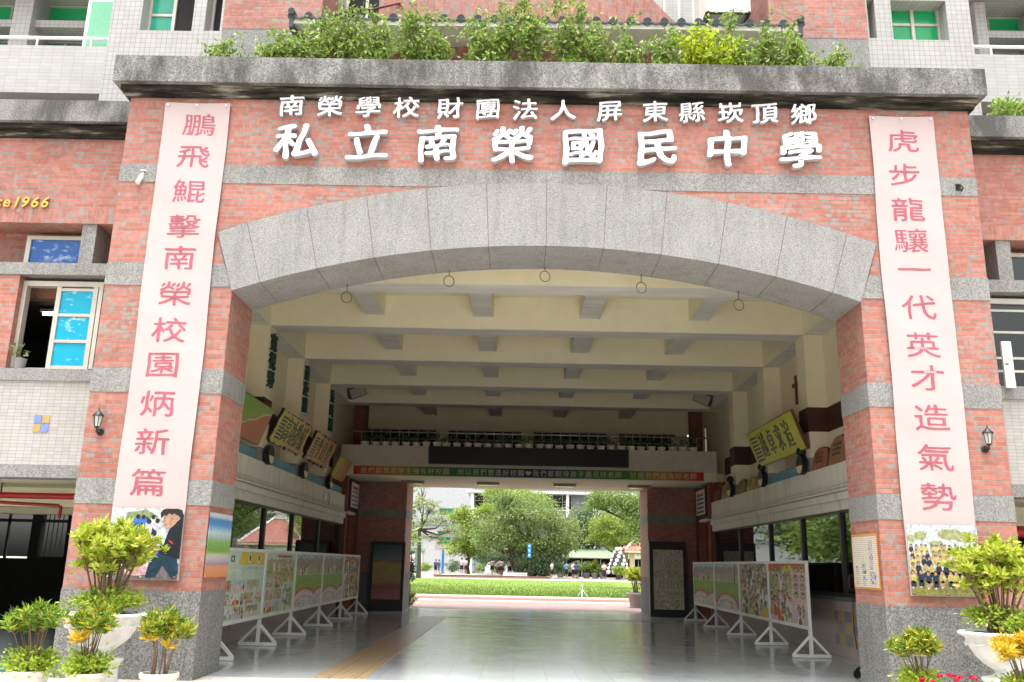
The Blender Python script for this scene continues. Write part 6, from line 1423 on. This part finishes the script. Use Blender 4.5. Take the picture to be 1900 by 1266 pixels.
# things by the right jamb
t = thing('grey_planter', 'grey pot with tall yellow-green shrub at the right of the exit', 'planter', (4.26, 23, 0))
MB().lathe([(.22, 0), (.30, .45), (.36, .50), (.36, .56), (.30, .56), (.29, .50), (.001, .5)], (0, 0, 0), 26).build('pot', mat('grey_pot', (.38,.37,.34), .7, .2), t, True)
bush(t, .56, 1.5, .42, 10, L_CROT, 31, True, ll=.13, lw=.05)
t = thing('cordyline', 'crimson-leaved plant beside the grey pot at the exit', 'plant', (4.62, 22.6, .0))
MB().tube([(0, 0, 0), (.02, 0, .6), (-.02, 0, .95)], .018, 6).tube([(0, 0, .3), (-.14, 0, .75)], .014, 6).build('stem', MT['stem'], t)
P = []; D = []
for e in ((-.02, 0, .95), (-.14, 0, .75), (.05, .02, .62), (-.05, -.03, 1.1)):
    n = 22; q = RNG.random(n)*2*pi; el = RNG.uniform(.1, 1.3, n); D.append(np.stack([np.cos(q)*np.cos(el), np.sin(q)*np.cos(el), np.sin(el)], 1)); P.append(np.repeat(np.array(e)[None], n, 0))
leaves('foliage', np.concatenate(P), np.concatenate(D), .30, .07, L_RED, t)
for x, lb in ((4.72, 'concrete block bench nearest the grey pot'), (5.5, 'concrete block bench half hidden by the right exit pier')):
    t = thing('stone_bench', lb, 'bench', (x, 22.3, 0), 'concrete benches by the exit')
    MB().box(-.34, .34, -.25, .25, .27, .36).build('seat', MT['grayp'], t)
    for s in (-1, 1): MB().box(s*.22-.07, s*.22+.07, -.2, .2, 0, .27).build('leg', MT['grayp'], t)
t = thing('flowering_bush', 'small bush with red flowers against the left exit pier', 'plant', (-4.15, 20.6, 0))
P, D = clumps((0, 0, .35), (.26, .26, .32), 26, 30, .06); leaves('foliage', P, D, .09, .05, L_TREE, t)
P, D = clumps((.05, 0, .35), (.26, .28, .28), 10, 6, .04); leaves('flower', P, D, .06, .06, L_FLOWER, t)
MB().tube([(0, 0, 0), (0, 0, .35)], .02, 5).build('stem', MT['stem'], t)
t = thing('climbing_plant', 'dark climber hanging on the left exit pier corner', 'plant', (-3.95, 19.5, 0))
P, D = clumps((0, .1, 1.3), (.10, .2, .6), 26, 24, .05); leaves('foliage', P, D, .08, .04, L_TREED, t); MB().tube([(0, .1, 0), (.0, .12, 1.8)], .015, 5).build('stem', MT['stem'], t)

# ================================================================ PEOPLE
def skin_body(name, pose):
    me = bpy.data.meshes.new(name)
    J = [((0,0,.86), .115), ((0,0,1.02), .105), ((0,0,1.20), .125), ((0,0,1.32), .10), ((0,-.005,1.40), .048), ((0,-.015,1.47), .065), ((0,-.02,1.55), .078), ((0,-.015,1.62), .055)]
    E = [(i, i+1) for i in range(7)]
    def chain(st, pts):
        p = st
        for c, r in pts: J.append((c, r)); E.append((p, len(J)-1)); p = len(J)-1
    for s in (-1, 1):
        fx = pose['step']*s
        chain(0, [((s*.085, 0, .78), .088), ((s*.09, -.02-fx*.5, .44), .056), ((s*.09, fx*.6+.02, .09), .038), ((s*.10, fx*.6-.10, .035), .034)])
        if pose['arms'] == 'down': chain(3, [((s*.17, 0, 1.31), .052), ((s*.21, .02, 1.06), .038), ((s*.22, -.05, .84), .029), ((s*.215, -.07, .75), .027)])
        else: chain(3, [((s*.17, 0, 1.31), .052), ((s*.22, -.02, 1.08), .038), ((s*.08, -.19, 1.10), .029), ((s*.0, -.21, 1.13), .026)])
    me.from_pydata([j[0] for j in J], E, []); o = bpy.data.objects.new(name, me); COL.objects.link(o)
    md = o.modifiers.new('skin', 'SKIN')
    for v, (c, r) in zip(me.skin_vertices[0].data, J): v.radius = (r, r)
    me.skin_vertices[0].data[0].use_root = True
    o.modifiers.new('sub', 'SUBSURF').levels = 1
    dg = bpy.context.evaluated_depsgraph_get(); dg.update(); m2 = bpy.data.meshes.new_from_object(o.evaluated_get(dg)); m2.name = name
    bpy.data.objects.remove(o)
    for p in m2.polygons: p.use_smooth = True
    m2.materials.clear(); m2.materials.append(None)
    return m2
POSES = {'down': skin_body('person_body_standing', dict(step=.03, arms='down')), 'fold': skin_body('person_body_folded', dict(step=.05, arms='fold')), 'walk': skin_body('person_body_walking', dict(step=.2, arms='down'))}
MP = {k: mat(k+'_cloth', c, .8, .2) for k, c in dict(pink=(.66,.47,.53), navy=(.05,.08,.16), denim=(.13,.20,.30), teal=(.16,.48,.42), black=(.02,.02,.025), greyskirt=(.35,.38,.42), purple=(.40,.34,.46)).items()}
MP['skin'] = mat('skin', (.48,.29,.20), .6, .3); MP['hair'] = mat('black_hair', (.02,.015,.012), .5, .3); MP['shoe'] = mat('white_shoe', (.65,.65,.65), .6, .3)
def person(px, Y, rz, pose, top, bottom, label, skirt=True, hair='short', pack=False, zf=None, long_=False):
    x = at(px, 1060, Y).x; z = zf if zf is not None else (.40 if (71.5 < Y < 86 and xa < x < xb) else ground_z(Y))
    t = thing('person', label, 'person', (x, Y, z), 'pupils and staff in the courtyard', rz)
    b = bpy.data.objects.new('body', POSES[pose]); COL.objects.link(b); b.parent = t; b.material_slots[0].link = 'OBJECT'; b.material_slots[0].material = MP['skin']
    mb = MB().lathe([(.15, .86), (.150, .98), (.165, 1.16), (.185, 1.28), (.15, 1.36), (.07, 1.40)], (0, 0, 0), 16, 1.08, .80)
    for s in (-1, 1): mb.tube([(s*.14, 0, 1.33), (s*.19, 0, 1.24), (s*.215, .01, 1.10)], [.075, .07, .062], 8)
    mb.build('shirt', MP[top], t, True)
    if skirt: MB().lathe([(.150, .92), (.175, .78), (.215, .30 if long_ else .50), (.19, .31 if long_ else .51)], (0, 0, 0), 18, 1.05, .85).build('skirt', MP[bottom], t, True)
    else:
        q = MB().lathe([(.150, .93), (.168, .80), (.15, .72)], (0, 0, 0), 14, 1.05, .85); st = {'down': .03, 'fold': .05, 'walk': .2}[pose]
        for s in (-1, 1): q.tube([(s*.085, 0, .80), (s*.09, -.02-st*s*.42, .47)], [.105, .085], 9)
        q.build('shorts', MP[bottom], t, True)
    MB().lathe([(.001, 1.685), (.05, 1.675), (.085, 1.63), (.095, 1.57), (.09, 1.53 if hair == 'short' else 1.42), (.06, 1.52 if hair == 'short' else 1.36)], (0, .012, 0), 14).build('hair', MP['hair'], t, True)
    sh = MB(); st = {'down': .03, 'fold': .05, 'walk': .2}[pose]
    for s in (-1, 1): sh.lathe([(.05, -.0), (.055, .03), (.04, .08), (.001, .09)], (s*.095, st*s*.6-.04, 0), 10, .9, 1.7)
    sh.build('shoe', MP['shoe'], t, True)
    if pack: MB().prism([(.12, 1.0), (.26, 1.0), (.27, 1.2), (.22, 1.36), (.12, 1.36)], -.15, .15, 'x').build('backpack', MP['navy'], t, tri=True)
person(759.5, 97, .4, 'down', 'pink', 'black', 'person in pink shirt at the far left edge of the exit view')
person(765, 96.5, -.6, 'fold', 'pink', 'black', 'person in pink shirt and black skirt just left of the thin tree trunk', hair='long')
person(808, 96, 3.0, 'down', 'navy', 'black', 'person in dark navy with a backpack left of the blue pole', False, pack=True)
person(814, 95, 2.7, 'walk', 'denim', 'denim', 'taller person in denim blue right beside the blue pole', False, pack=True)
person(856.5, 84, 2.9, 'down', 'pink', 'black', 'left person of the pink-shirted pair right of the blue pole')
person(864, 83.5, -.9, 'fold', 'pink', 'black', 'right person of the pink-shirted pair right of the blue pole', hair='long')
person(878.7, 84, 1.3, 'fold', 'teal', 'greyskirt', 'person in teal top and long grey skirt on the terrace', long_=True)
person(913, 82, .5, 'walk', 'pink', 'black', 'single person in pink with dark shorts left of the picket fence', False)
person(926.6, 83, .8, 'down', 'pink', 'black', 'left person of a pair close together behind the picket fence')
person(931, 82.6, -.7, 'down', 'pink', 'black', 'right person of a pair close together behind the picket fence', hair='long')
person(945.6, 81, 3.1, 'fold', 'pink', 'black', 'person in deeper pink with black shorts beside the picket fence', False)
person(954, 85.4, 1.5, 'down', 'purple', 'black', 'person in mauve half hidden beside the central trunk')
person(1024, 75, 1.2, 'walk', 'pink', 'black', 'person in pink walking alone right of the central tree', False)
person(1051, 74, 2.8, 'fold', 'denim', 'black', 'person in grey-blue jacket and black shorts standing alone', False)
person(1064, 74.8, -.4, 'down', 'pink', 'black', 'paler person of the pair at the right, half hidden by a friend', False)
person(1069, 74, 2.9, 'fold', 'navy', 'black', 'person with navy jacket in the pair at the right', False, hair='long')
person(1121, 79, .2, 'fold', 'pink', 'black', 'person in pink with long dark trousers near the white flower-ball tree', True, long_=True)
